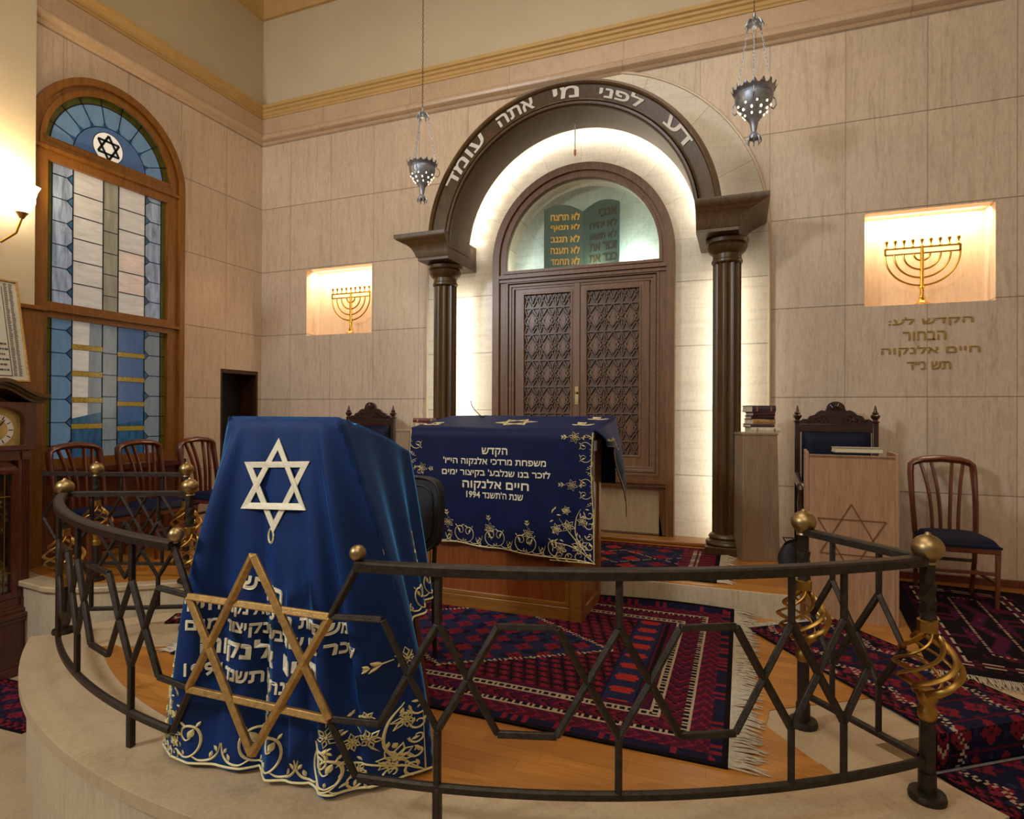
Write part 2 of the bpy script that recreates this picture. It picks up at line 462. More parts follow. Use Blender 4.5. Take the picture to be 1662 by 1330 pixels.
m = MB().box(XC-.4, XC-.01, -4.5, 3.33, 0, 2.93); m.box(XC-.4, XC+.02, -4.5, 3.345, 2.93, 2.965)
for y in (-3.2, -1.8, -.4, 1.0, 2.4): m.box(XC-.01, XC+.004, y, y+.07, .2, 2.9)
struct('trim_1', m, M_window, bev=.004)
struct('wall_right', MB().box(4.4, 4.6, -4.5, 6.2, 0, 7.3), M_cream, smooth=0)
m = MB().box(-6.0, 4.4, YB-.012, YB, 5.90, 7.3); m.box(XL, XL+.012, 3.25, YB, 5.90, 7.3)
struct('wall_back_upper', m, M_cream, smooth=0)
struct('ceiling', MB().box(-6.1, 4.6, -4.5, 6.2, 7.25, 7.4), M_cream, smooth=0)
struct('floor', MB().box(-6.2, 4.6, -4.5, 6.2, -.1, 0), M_floor, smooth=0)

# cornice: stone moulding, stone frieze, ochre bands
def cpath(): return [((XL, 3.25, 0), (1, 0, 0), (0, 0, 1)), ((XL, YB, 0), (1, -1, 0), (0, 0, 1)), ((4.4, YB, 0), (0, -1, 0), (0, 0, 1))]
m = MB().sweep(cpath(), [(-.02, 5.46), (.012, 5.46), (.03, 5.475), (.034, 5.485), (.06, 5.492), (.08, 5.51), (.088, 5.535), (.08, 5.56), (.06, 5.578), (.03, 5.585), (.02, 5.80), (-.02, 5.80)])
struct('trim_2', m, M_band, smooth=30)
m = MB().sweep(cpath(), [(-.02, 5.79), (.03, 5.79), (.034, 5.81), (.045, 5.82), (.047, 5.85), (.066, 5.862), (.07, 5.885), (.092, 5.895), (.095, 5.93), (.06, 5.94), (-.02, 5.945)])
struct('trim_3', m, M_yellow, smooth=30)
m = MB().sweep(cpath(), [(-.02, 7.05), (.05, 7.05), (.06, 7.09), (.12, 7.16), (.17, 7.20), (.18, 7.26), (-.02, 7.26)])
struct('trim_4', m, M_yellow, smooth=30)

# the paler marble bay behind the ark, with a rounded trim on its arch
m = MB().plate([archshape(-3.325, .224, ZA, 3.75, n=40), archshape(-2.37, -.73, 3.50, 3.66)[::-1]], fY, YB-.012, YB+.01)
struct('trim_5', m, M_bay, smooth=0)
path = [(-3.325, ZA)] + [(-1.55+1.775*cos(a), 3.75+1.775*sin(a)) for a in [PI - PI*i/40 for i in range(41)]] + [(.224, ZA)]
m = MB().tube([(x, YB-.014, z) for x, z in path], .014, 8)
struct('trim_6', m, marble('travertine_bead', 'x', 0, 1, 0, 1, S(214, 192, 162), S(190, 164, 134), joints=False))
# low wooden plinth in front of the ark, baseboard at the right
struct('baseboard_ark', MB().box(-2.72, -.30, 5.66, YB-.012, ZA, ZA+.035), M_deskframe, bev=.01)
struct('baseboard_right', MB().box(1.06, 4.4, YB-.03, YB, ZB, ZB+.065), M_redwood, bev=.004)

# reading platform: marble top slab on a vertically veined curved riser
tl, tr_ = thof(-4.07, 2.40), thof(.876, 2.56)
def platform(r, inset=0):
    o = [ring(r, tl+(tr_-tl)*i/72) for i in range(73)]
    return o + [(.524-inset*.5, 2.916), (3.76, 5.24-inset), (4.4, 5.60), (4.4, 6.0), (-3.3, 6.0), (-3.3, 4.15), (-3.40+inset, 3.05)]
struct('floor_platform', MB().plate([platform(3.75)], fZ, ZB-.05, ZB), M_floor, bev=.012)
struct('wall_platform_riser', MB().plate([platform(3.715, .03)], fZ, 0, ZB-.05), M_riser, smooth=40)
pq = [ring(3.37, thof(-3.5, 2.44) + (thof(.33, 2.61)-thof(-3.5, 2.44))*i/60) for i in range(61)]
pq = pq + [(.10, 2.90), (.12, 3.06), (.58, 3.37), (3.3, 5.32), (3.3, 5.95), (-3.0, 5.95), (-3.0, 2.63)]
struct('floor_parquet', MB().plate([pq], fZ, ZB-.01, ZB+.004), M_parquet, smooth=0)
e1 = [ring(3.375, thof(-3.5, 2.44) + (thof(.33, 2.61)-thof(-3.5, 2.44))*i/60) for i in range(61)]
e2 = [ring(3.30, thof(-3.45, 2.48) + (thof(.30, 2.66)-thof(-3.45, 2.48))*i/60) for i in range(61)]
struct('trim_7', MB().plate([e1 + e2[::-1]], fZ, ZB-.01, ZB+.006), wood('border_wood', S(150, 92, 28), S(186, 124, 48), 'x', .3), smooth=0)
# right-hand steps down to the hall floor
n_, d_ = Vector((.58, -.815, 0)), Vector((.815, .58, 0)); P0 = Vector((.524, 2.916, 0))
for k in range(3):
    z = ZB - .17*(k+1)
    a = P0 + n_*(.30*k - .05) + d_*.0; b = P0 + n_*(.30*(k+1)); c = b + d_*4.2; e = a + d_*4.2
    m = MB().plate([[tuple(p[:2]) for p in (a, b, c, e)]], fZ, 0 if k == 2 else z-.25, z)
    struct('floor_step', m, M_floor, bev=.008)
# ark platform and the chair platform at the left
A_ = [(-3.3, 4.40), (.36, 4.40), (.36, 4.95), (1.04, 4.95), (1.04, 5.95), (-4.35, 5.95), (-4.35, 4.80), (-3.3, 4.80)]
struct('floor_ark_platform', MB().plate([A_], fZ, ZB-.02, ZA-.006), M_riser, bev=.006)
struct('floor_ark_parquet', MB().plate([[(-3.3, 4.42), (.34, 4.42), (.34, 4.97), (1.02, 4.97), (1.02, 5.94), (-4.33, 5.94), (-4.33, 4.82), (-3.3, 4.82)]], fZ, ZA-.02, ZA), M_parquet, smooth=0)
lip = [(-5.74, 3.06), (-5.35, 2.99), (-5.16, 2.975), (-4.98, 2.95), (-4.80, 2.98), (-4.54, 3.13), (-4.2, 3.375), (-3.75, 3.74), (-3.3, 4.15)]
struct('floor_chair_platform', MB().plate([lip + [(-3.3, 5.95), (-5.74, 5.95)]], fZ, ZL-.045, ZL), M_floor, bev=.01)
L2 = [(x+.02, y+.035) for x, y in lip[1:-1]]
struct('wall_chair_platform_riser', MB().plate([[(-5.74, 3.1)] + L2 + [(-3.27, 4.2), (-3.3, 5.95), (-5.74, 5.95)]], fZ, 0, ZL-.045), M_riser, smooth=40)
L3 = [(x+.06, y+.16) for x, y in lip[1:-1]]
struct('floor_chair_parquet', MB().plate([[(-5.74, 3.24)] + L3 + [(-3.3, 4.4), (-3.3, 5.95), (-5.74, 5.95)]], fZ, ZL-.01, ZL+.004), M_parquet, smooth=0)
struct('floor_landing', MB().plate([[(-3.42, 3.04), (-3.32, 4.14), (-3.77, 3.72), (-4.22, 3.36), (-4.5, 3.0), (-4.12, 2.42)]], fZ, 0, .50), M_floor, bev=.006)

# dark doorway in the left wall
m = MB().plate([rect(5.315, 5.90, .73, 2.575), rect(5.345, 5.87, .74, 2.53)[::-1]], fX, XL-.30, XL-.005)
d = struct('door_1', m, wood('door_jamb_wood', S(44, 22, 14), S(74, 38, 22), 'z', .4))
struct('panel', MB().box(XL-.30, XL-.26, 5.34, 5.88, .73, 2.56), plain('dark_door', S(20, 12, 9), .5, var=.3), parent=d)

# ---------------------------------------------------------------- arched stained glass window
wy0, wy1, wc = 3.24, 4.78, 4.01
def wf(d0): return lambda a, b, d: (XL + d, a, b)
F_ = wf(0)
m = MB()
m.plate([archshape(wy0, wy1, ZL+.02, 4.45, n=40), archshape(3.30, 4.72, ZL+.03, 4.45, n=40)[::-1]], F_, -.02, .055)
m.plate([archshape(3.30, 4.72, ZL+.02, 4.45, n=40), archshape(3.39, 4.63, 4.50, 4.50, n=36)[::-1], rect(3.42, 4.60, 3.04, 4.29)[::-1],
         rect(3.42, 4.60, 1.64, 2.90)[::-1]], F_, -.03, .02)
m.plate([archshape(3.345, 4.675, 4.385, 4.45, n=40), archshape(3.39, 4.63, 4.445, 4.445, n=36)[::-1]], F_, .02, .035)
m.box(XL-.02, XL+.045, 3.26, 4.76, 4.375, 4.405); m.box(XL-.02, XL+.05, 3.26, 4.76, 2.955, 2.985)
w = struct('window_1', m, M_window, bev=.006)
struct('sill', MB().box(XL-.02, XL+.12, 3.26, 4.76, 1.50, 1.56).box(XL, XL+.03, 3.3, 4.72, .75, 1.5), M_redwood, parent=w, bev=.006)
def lit(name, c, e, v=.25, st=(1, 8, 2)):
    t = NT(name); f = t.noise(t.map(st), 2.4, 5, .6, .6)
    col = t.ramp(f, [(.3, tuple(x*(1-v) for x in c)), (.7, tuple(min(1, x*(1+v)) for x in c))])
    t.set(col, .12); t.l(col, t.b.inputs['Emission Color']); t.b.inputs['Emission Strength'].default_value = e; return t.mat
G = [lit('glass_sky_blue', S(94, 126, 156), .26, .1), lit('glass_deep_blue', S(64, 92, 132), .28, .12), lit('glass_streaked_blue', S(128, 140, 158), .32, .5, (1, 9, 1.6)),
     lit('glass_white', S(178, 172, 164), .40, .14, (1, 2, 9)), lit('glass_olive', S(132, 130, 114), .28, .2, (1, 12, 1.5)), lit('glass_green_border', S(74, 74, 22), .16, .3),
     lit('glass_gold', S(150, 126, 50), .18, .6, (1, 40, 40)), lit('glass_dark_blue', S(44, 84, 116), .24, .4), lit('glass_grey', S(112, 124, 132), .26, .12), lit('glass_star_white', S(214, 208, 194), .6, .04),
     lit('glass_pink_white', S(190, 172, 160), .40, .16, (1, 2, 7))]
M_lead = plain('lead_came', S(34, 38, 44), .5, .6)
gd = -.02
gm, lm = MB(), MB()
def pane(pts, mi, d=gd): gm.plate([pts], F_, d-.004, d, mi)
def lead(pts, w=.009, closed=False):
    pts = pts + ([pts[0]] if closed else [])
    for a, b in zip(pts, pts[1:]): lm.bar((XL+gd+.002, *a), (XL+gd+.002, *b), .006, w, up=(1, 0, 0)) if 0 else lm.bar((XL+gd+.002, *a), (XL+gd+.002, *b), w, .006, up=(1, 0, 0))
# lunette
zc = 4.455
def half(r): return arcpts(wc, zc, r, 0, PI, 36)
pane([(4.64, 4.44)] + half(.63)[0:] + [(3.38, 4.44)], 5, gd-.004)
pane(half(.555), 0, gd); pane(half(.36), 1, gd+.004); lead(half(.555)); lead(half(.36), .008)
for k in range(1, 9):
    a = PI*k/9; lead([(wc+.36*cos(a), zc+.36*sin(a)), (wc+.63*cos(a), zc+.63*sin(a))], .007)
    pane([(wc+.355*cos(a-.09), zc+.355*sin(a-.09)), (wc+.42*cos(a), zc+.42*sin(a)), (wc+.355*cos(a+.09), zc+.355*sin(a+.09))], 7, gd+.005)
sc_ = (wc-.035, zc+.165)
pane(arcpts(*sc_, .142, 0, 2*PI, 32)[:-1], 9, gd+.009)
def hexagram(c, r, rot=0): return [[(c[0]+r*sin(rot+a+k*2*PI/3), c[1]+r*cos(rot+a+k*2*PI/3)) for k in range(3)] for a in (0, PI)]
for tri in hexagram(sc_, .118):
    for a, b in zip(tri, tri[1:]+tri[:1]): lm.bar((XL+gd+.013, *a), (XL+gd+.013, *b), .02, .006, up=(1, 0, 0))
lead(arcpts(*sc_, .145, 0, 2*PI, 32), .008)
# upper and lower lights: strips
cols = [3.42, 3.475, 3.655, 3.935, 4.085, 4.365, 4.545, 4.60]
def lights(z0, z1, up):
    pane(rect(3.42, 3.475, z0, z1), 5); pane(rect(4.545, 4.60, z0, z1), 5)
    for c in cols[1:-1]: lead([(c, z0), (c, z1)], .009)
    n = 6; h = (z1-z0)/n
    for side, (a, b) in enumerate(((3.475, 3.655), (4.365, 4.545))):
        pane(rect(a, b, z0, z1), (2 if up else (0 if side == 0 else 8)))
        inner = b if side == 0 else a; outer = a if side == 0 else b; s = 1 if side == 0 else -1
        for k in range(n):
            z = z0 + h*(k+.55 + (.25 if side else 0))
            if z > z1-.03: continue
            lead([(outer - (.055 if not up else 0)*s, z), (inner-.05*s, z), (inner, z+.05)], .007); lead([(inner-.05*s, z), (inner, z-.05)], .007)
            pane([(inner-.05*s, z), (inner, z+.05), (inner, z-.05)], 7, gd+.004)
    pane(rect(3.935, 4.085, z0, z1), 4 if up else 8)
    for k in range(1, n): z = z0+h*k-.06; lead([(3.935, z), (4.085, z)], .006)
    for ci, (a, b) in enumerate(((3.655, 3.935), (4.085, 4.365))):
        if up:
            for k in range(n): pane(rect(a, b, z0+h*k, z0+h*(k+1)), 10 if (ci and k in (1, 2)) else 3)
            for k in range(1, n): lead([(a, z0+h*k), (b, z0+h*k)], .008)
        else:
            pane(rect(a, b, z0, z1), 3 if ci == 0 else 1)
            if ci == 0: pane([(a+.14, z0), (b, z0), (b, z1), (a+.16, z1)], 8, gd+.001); pane([(a, z0), (b, z0), (b, z0+.42), (a, z0+.36)], 7, gd+.002)
            else: pane([(a, z0), (b, z0), (b, z0+.34), (a, z0+.30)], 7, gd+.002)
            for k in range(4):
                z = z1 - .26 - .245*k - (.03 if ci else 0)
                pane(rect(a, b, z, z+.045), 6, gd+.006); lead([(a, z), (b, z)], .005); lead([(a, z+.045), (b, z+.045)], .005)
lights(3.04, 4.29, True); lights(1.64, 2.90, False)
struct('stained_glass', gm, G, parent=w, smooth=0); struct('lead_came', lm, M_lead, parent=w, smooth=0)
# ================================================================ THE ARK: framed doors, lunette, tablets, columns and arch
ark = thing('holy_ark', (-1.55, YB, ZA), 'brown wooden ark with round-topped frame and double doors of carved diamond lattice', 'ark')
AX = -1.55
m = MB()
fr = archshape(AX-.94, AX+.94, ZA+.035, 3.66, n=44)
m.plate([fr, archshape(AX-.865, AX+.865, ZA+.03, 3.66, n=44)[::-1]], fY, YB-.012, YB-.11)
m.plate([archshape(AX-.865, AX+.865, ZA+.035, 3.66, n=44), archshape(AX-.80, AX+.80, 3.56, 3.66, n=40)[::-1], rect(AX-.80, AX+.80, 1.46, 3.46)[::-1], rect(AX-.80, AX+.80, ZA+.036, 1.36)[::-1]], fY, YB-.012, YB-.08)
m.plate([archshape(AX-.825, AX+.825, 3.535, 3.66, n=40), archshape(AX-.795, AX+.795, 3.565, 3.66, n=40)[::-1]], fY, YB-.07, YB-.095)
for z, h, d in ((3.50, .035, .115), (3.46, .03, .10), (1.41, .035, .115), (1.375, .03, .10)): m.box(AX-.87, AX+.87, YB-d, YB-.012, z-h/2, z+h/2)
obj('frame', m, M_arkwood, ark, bev=.006, world=True)
m = MB()
for d, i in ((.085, 0), (.07, .035), (.058, .06)):
    m.plate([rect(AX-.80+i, AX+.80-i, 1.46+i, 3.46-i), rect(AX-.77+i, AX+.77-i, 1.49+i, 3.43-i)[::-1]], fY, YB-.012, YB-d)
obj('moulding', m, M_arkwoodh, ark, bev=.004, world=True)
obj('lower_panel', MB().box(AX-.80, AX+.80, YB-.03, YB-.012, ZA+.04, 1.36), M_left if 0 else M_riser, ark, world=True)
def leaf(x0, x1, nm):
    px0, px1 = (AX-.60, AX-.095) if x0 < AX-.1 else (AX+.075, AX+.60)
    pz0, pz1 = 1.66, 3.31
    m = MB().plate([rect(x0, x1, 1.52, 3.40), rect(px0, px1, pz0, pz1)[::-1]], fY, YB-.012, YB-.05)
    m.plate([rect(px0-.02, px1+.02, pz0-.02, pz1+.02), rect(px0, px1, pz0, pz1)[::-1]], fY, YB-.05, YB-.058)
    dr = obj('door', m, M_arkwood, ark, bev=.004, world=True)
    p = MB().box(px0, px1, YB-.02, YB-.012, pz0, pz1); yb = YB-.02
    w = (px1-px0)/3; h = .275; zs = []; z = pz1-.14
    while z > pz0+.02: zs.append(z); z -= h
    def strip(a, b, ww=.013, dd=.018): p.bar((a[0], yb-dd/2, a[1]), (b[0], yb-dd/2, b[1]), ww, dd, up=(0, 1, 0))
    def clipz(a, b):
        (xa, za), (xb, zb) = a, b
        if za > zb: xa, za, xb, zb = xb, zb, xa, za
        if zb <= pz0 or za >= pz1: return None
        if za < pz0: xa += (xb-xa)*(pz0-za)/(zb-za); za = pz0
        if zb > pz1: xb -= (xb-xa)*(zb-pz1)/(zb-za); zb = pz1
        return (xa, za), (xb, zb)
    for z in zs: strip((px0, z), (px1, z), .016, .022)
    for c in range(0, 4): strip((px0+w*c, pz0), (px0+w*c, pz1), .010, .014)
    for z in [zs[0]+h] + zs:
        for c in range(3):
            xm = px0+w*(c+.5); zm = z-h/2
            for q in (((xm, z), (xm-w/2, zm)), ((xm, z), (xm+w/2, zm)), ((xm, z-h), (xm-w/2, zm)), ((xm, z-h), (xm+w/2, zm)),
                      ((xm-w/2, z), (xm, zm-.09)), ((xm+w/2, z), (xm, zm-.09)), ((xm-w/2, z-h), (xm, zm+.09)), ((xm+w/2, z-h), (xm, zm+.09))):
                k = clipz(*q)
                if k: strip(k[0], k[1], .010, .02)
            if pz0 < zm-.09 and zm+.09 < pz1:
                p.plate([[(xm, zm-.098), (xm+w*.37, zm), (xm, zm+.098), (xm-w*.37, zm)]], fY, yb, yb-.016, 1)
    obj('lattice_panel', p, [M_panelwood, M_arkwood], dr, world=True, smooth=0)
    return dr
leaf(AX-.70, AX-.03, 'l'); dr = leaf(AX-.01, AX+.70, 'r')
obj('meeting_stile', MB().box(AX-.06, AX+.005, YB-.065, YB-.05, 1.52, 3.40), M_arkwood, ark, bev=.004, world=True)
o = obj('lock_plate', MB().box(AX-.04, AX-.005, YB-.072, YB-.065, 2.16, 2.34).ball((AX-.022, YB-.085, 2.28), .014), M_brass2, dr, world=True); o['label'] = 'brass lock plate'
obj('glass', MB().plate([archshape(AX-.80, AX+.80, 3.56, 3.66, n=40)], fY, YB-.045, YB-.05), M_glass, ark, world=True, smooth=0)

tab = thing('tablets', (AX-.02, YB+.13, 3.505), 'green open-book stone tablets with gilt Hebrew lines behind the arched glass', 'tablets')
M_tab = plain('green_stone', S(68, 86, 76), .4, 0, .15, 5)
M_letgold = plain('gilt_letters', S(206, 150, 66), .35, .6, .1)
M_letdark = plain('bronze_letters', S(70, 54, 30), .5, .3, .1)
YT = YB+.12
def tabf(side):   # the two leaves open like a book
    def f(x, z, d): return (AX-.02+x, YT - d - abs(x)*.22*(1 if side else 1) + .06, z)
    return f
for s in (-1, 1):
    o = [(0, 3.51), (s*.40, 3.51), (s*.40, 4.22)] + [(s*(.40-.40*i/12), 4.22+.07*sin(PI*i/12)*.9-.01*i/12*3) for i in range(1, 12)] + [(0, 4.19)]
    obj('tablet', MB().plate([o if s > 0 else o[::-1]], tabf(s), 0, .035), M_tab, tab, world=True, smooth=20, bev=.004)
L1 = ['לא תרצח', 'לא תנאף', 'לא תגנב', 'לא תענה', 'לא תחמד']; L2_ = ['אנכי', 'לא יהיה', 'לא תשא', 'זכור את', 'כבד את']
for s, rows, mt in ((-1, L1, M_letgold), (1, L2_, M_letdark)):
    m = MB()
    for k, t in enumerate(rows):
        z = 4.14 - .117*k; wdt = .30 if len(t) > 5 else .20
        x1 = -.03 if s < 0 else .375
        put_text(m, t, (lambda u, v, d, x1=x1, wdt=wdt, z=z, s=s: tabf(s)(x1-wdt+wdt*u, z-.04+.08*v, .035+d)), -.004, .006, bold=.03)
    obj('lettering', m, mt, tab, world=True, smooth=0)
light('lunette_light', 'POINT', (AX+.52, YB+.15, 3.62), 11, (.78, .97, 1), .04)
light('lunette_light', 'POINT', (AX+.1, YB+.0, 3.585), 3, (1, .9, .7), .02)  # added low in front to brighten the tablets and their gilt letters
light('lunette_light', 'POINT', (AX-.60, YB+.03, 3.62), 3, (.85, .97, 1), .04)

# ---- columns, impost blocks and the lettered arch
arch = thing('arch_portal', (-1.53, 5.55, ZA), 'dark walnut arch on two fluted columns bearing a line of white Hebrew lettering', 'portal')
FY, BY = 5.27, 5.74; ZS = 3.72
def column(x):
    y = 5.55; prof = []
    m = MB(); n = 12; R = .118
    pts = []
    for k in range(n):   # fluted section
        a0 = 2*PI*k/n
        for j in range(8):
            a = a0 + 2*PI/n*j/8; q = abs((j-4)/4); r = R - (.022*(1-q*q) if j not in (0,) else 0)
            pts.append((r*cos(a), r*sin(a)))
    m.plate([pts], lambda a, b, d: (x+a, y+b, d), ZA+.16, 3.40)
    c = obj('column', m, M_darkwood, arch, world=True, smooth=40)
    m = MB().box(x-.17, x+.17, y-.17, y+.17, ZA, ZA+.07)
    m.lathe([(.165, .07), (.175, .085), (.165, .105), (.145, .11), (.14, .125), (.15, .14), (.135, .16), (.12, .17)], (x, y, ZA), 28)
    obj('base', m, M_darkwood, c, world=True, bev=.004)
    m = MB().lathe([(.118, 3.38), (.13, 3.39), (.13, 3.41), (.12, 3.42), (.12, 3.46), (.14, 3.475), (.16, 3.50), (.17, 3.53), (.155, 3.545), (.175, 3.555), (.18, 3.585), (.17, 3.60)], (x, y, 0), 28)
    obj('capital', m, M_darkwood, c, world=True)
    return c
column(-.133); column(-2.90)
def impost(s):   # s=+1 right, -1 left: cavetto block; inner face flush with the arch
    xi = AX + s*1.175; m = MB()
    prof = [(.30, 3.60), (.34, 3.60), (.34, 3.625), (.36, 3.64), (.375, 3.68), (.41, 3.73), (.45, 3.765), (.50, 3.785), (.52, 3.80), (.55, 3.81), (.575, 3.83), (.575, 3.865)]
    o = [(xi, 3.60)] + [(xi + s*p[0], p[1]) for p in prof] + [(xi, 3.865)]
    # front profile sweep: side profile also flares forward
    vs = []; fs = []; n = len(prof)
    for (q, z) in prof:
        e = q-.575
        vs += [(xi, FY-e*.35-.085, z), (xi+s*q, FY-e*.35-.085, z), (xi+s*q, YB-.014, z), (xi, YB-.014, z)]
    for i in range(n-1):
        for k in range(4): fs.append((i*4+k, i*4+(k+1) % 4, i*4+4+(k+1) % 4, i*4+4+k))
    fs += [(3, 2, 1, 0), tuple(4*n-4+k for k in range(4))]
    m.add(vs, fs)
    obj('impost_block', m, M_darkwood, arch, world=True, smooth=25)
impost(1); impost(-1)
N = 64
path = []
for i in range(N+1):
    a = PI - PI*i/N; path.append(((AX, 0, ZS), (cos(a), 0, sin(a)), (0, 1, 0)))
prof = [(1.17, BY), (1.17, FY+.035), (1.18, FY+.03), (1.182, FY-.005), (1.21, FY-.012), (1.225, FY+.012), (1.235, FY+.015), (1.335, FY-.03), (1.342, FY-.055), (1.355, FY-.065), (1.375, FY-.06), (1.385, FY-.04), (1.39, FY-.02), (1.39, BY)]
obj('soffit', MB().sweep(path, [(1.17, BY), (1.17, FY+.035), (1.18, FY+.03), (1.182, FY-.005), (1.20, FY-.012), (1.20, BY)]), M_darkwood, arch, world=True, smooth=30)
path = [((AX, 0, ZS), (cos(a), 0, sin(a)), (0, 1, 0)) for a in [PI-.105 - (PI-.21)*i/N for i in range(N+1)]]
obj('arch_ring', MB().sweep(path, [(1.195, BY)] + prof[4:]), M_darkwood, arch, world=True, smooth=30)
# letters on the face, each word set round the ring
words = [('דע', 1.05, .80), ('לפני', .60, .27), ('מי', .12, -.07), ('אתה', -.22, -.52), ('עומד', -.66, -1.11)]
for w_, a0, a1 in words:
    m = MB()
    def f(u, v, d, a0=a0, a1=a1):
        a = a1 + (a0-a1)*u
        r = 1.245 + .085*v; k = (r-1.235)/.10
        return (AX + r*sin(a), FY+.015-.045*k - d, ZS + r*cos(a))
    put_text(m, w_, f, -.004, .01, bold=.02, each=lambda q: obj('letter', q, M_white, arch, world=True, smooth=0).__setitem__('label', 'white raised Hebrew letter'))
# hidden strip lamps behind columns and behind the arch ring
LC = (1, .95, .82)
for x, tx in ((-2.90, -2.88), (-.133, -.16)):
    light('column_strip_lamp', 'AREA', (x, 5.72, 2.15), 12, LC, .05, 2.5, to=(tx, YB, 2.15))
for i in range(24):
    a = PI*(i+.5)/24
    o = light('arch_strip_lamp', 'AREA', (AX+1.225*cos(a), BY+.085, ZS+1.225*sin(a)), .46, LC, .17, .05, to=(AX+1.17*cos(a), YB, ZS+1.17*sin(a)))

# eternal light: a small red-gold lamp on a rod above the ark
e = thing('eternal_light', (-1.53, 5.62, 4.60), 'tiny red and gold lamp hanging on a thin rod above the ark', 'lamp')
obj('rod', MB().tube([(-1.53, 5.62, 4.63), (-1.53, 5.62, 4.888)], .006, 6), M_white, e, world=True)
obj('lamp_body', MB().lathe([(.004, .035), (.013, .03), (.010, .012), (.014, 0), (.008, -.02), (.002, -.03)], (-1.53, 5.62, 4.60), 12), emit('red_lamp_glass', S(170, 90, 40), .25), e, world=True)

# ================================================================ niches: branched candlesticks
def menorah(x, label):
    y, zb = YB+.11, 3.01
    t = thing('menorah', (x, y, zb), label, 'menorah', group='brass menorahs in the lit niches')
    obj('base', MB().lathe([(.075, 0), (.078, .012), (.05, .02), (.03, .04), (.022, .06)], (x, y, zb), 20), M_gold, t, world=True)
    obj('stem', MB().lathe([(.02, .05), (.026, .07), (.016, .09), (.016, .15), (.026, .16), (.016, .175), (.016, .46), (.012, .50), (.012, .52)], (x, y, zb), 14), M_gold, t, world=True)
    for k, r in enumerate((.275, .207, .137, .06)):
        zc = zb + .452
        obj('arm', MB().tube([(x + r*cos(a), y, zc + r*sin(a)) for a in [PI + PI*i/24 for i in range(25)]], .0085, 8), M_gold, t, world=True)
    obj('top_bar', MB().box(x-.282, x+.282, y-.008, y+.008, zb+.50, zb+.513).box(x-.275, x+.275, y-.006, y+.006, zb+.45, zb+.462)
        .box(x-.282, x-.266, y-.006, y+.006, zb+.45, zb+.51).box(x+.266, x+.282, y-.006, y+.006, zb+.45, zb+.51), M_gold, t, world=True)
    for k in range(9):
        cx = x + (k-4)*.066
        obj('candle_cup', MB().lathe([(.006, .513), (.012, .52), (.006, .53), (.007, .55), (.014, .56), (.014, .578)], (cx, y, zb), 10), M_gold, t, world=True)
    return t
menorah(-4.455, 'nine-branched brass menorah in the lit niche at the left of the arch')
menorah(1.435, 'nine-branched brass menorah in the lit niche above the gilt wall lettering')
for x in (-4.555, 1.45):
    light('niche_lamp', 'AREA', (x, YB+.10, 3.812), 19, (1, .80, .56), .84, .06, to=(x, YB+.24, 3.60))

ins = thing('wall_inscription', (1.45, YB, 2.68), 'four lines of gilt Hebrew lettering fixed to the marble under the right niche', 'inscription')
for t, x0, x1, zc, h in (('הקדש לע:', 1.165, 1.765, 2.862, .075), ('הבחור', 1.27, 1.575, 2.742, .075), ('חיים אלנקוה', 1.11, 1.81, 2.615, .085), ('תש נ״ד', 1.30, 1.61, 2.49, .065)):
    put_text(None, t, (lambda u, v, d, x0=x0, x1=x1, zc=zc, h=h: (x0+(x1-x0)*u, YB-d, zc-h/2+h*v)), 0, .012, bold=.0, each=lambda q: obj('letter', q, M_wallgold, ins, world=True, smooth=0))

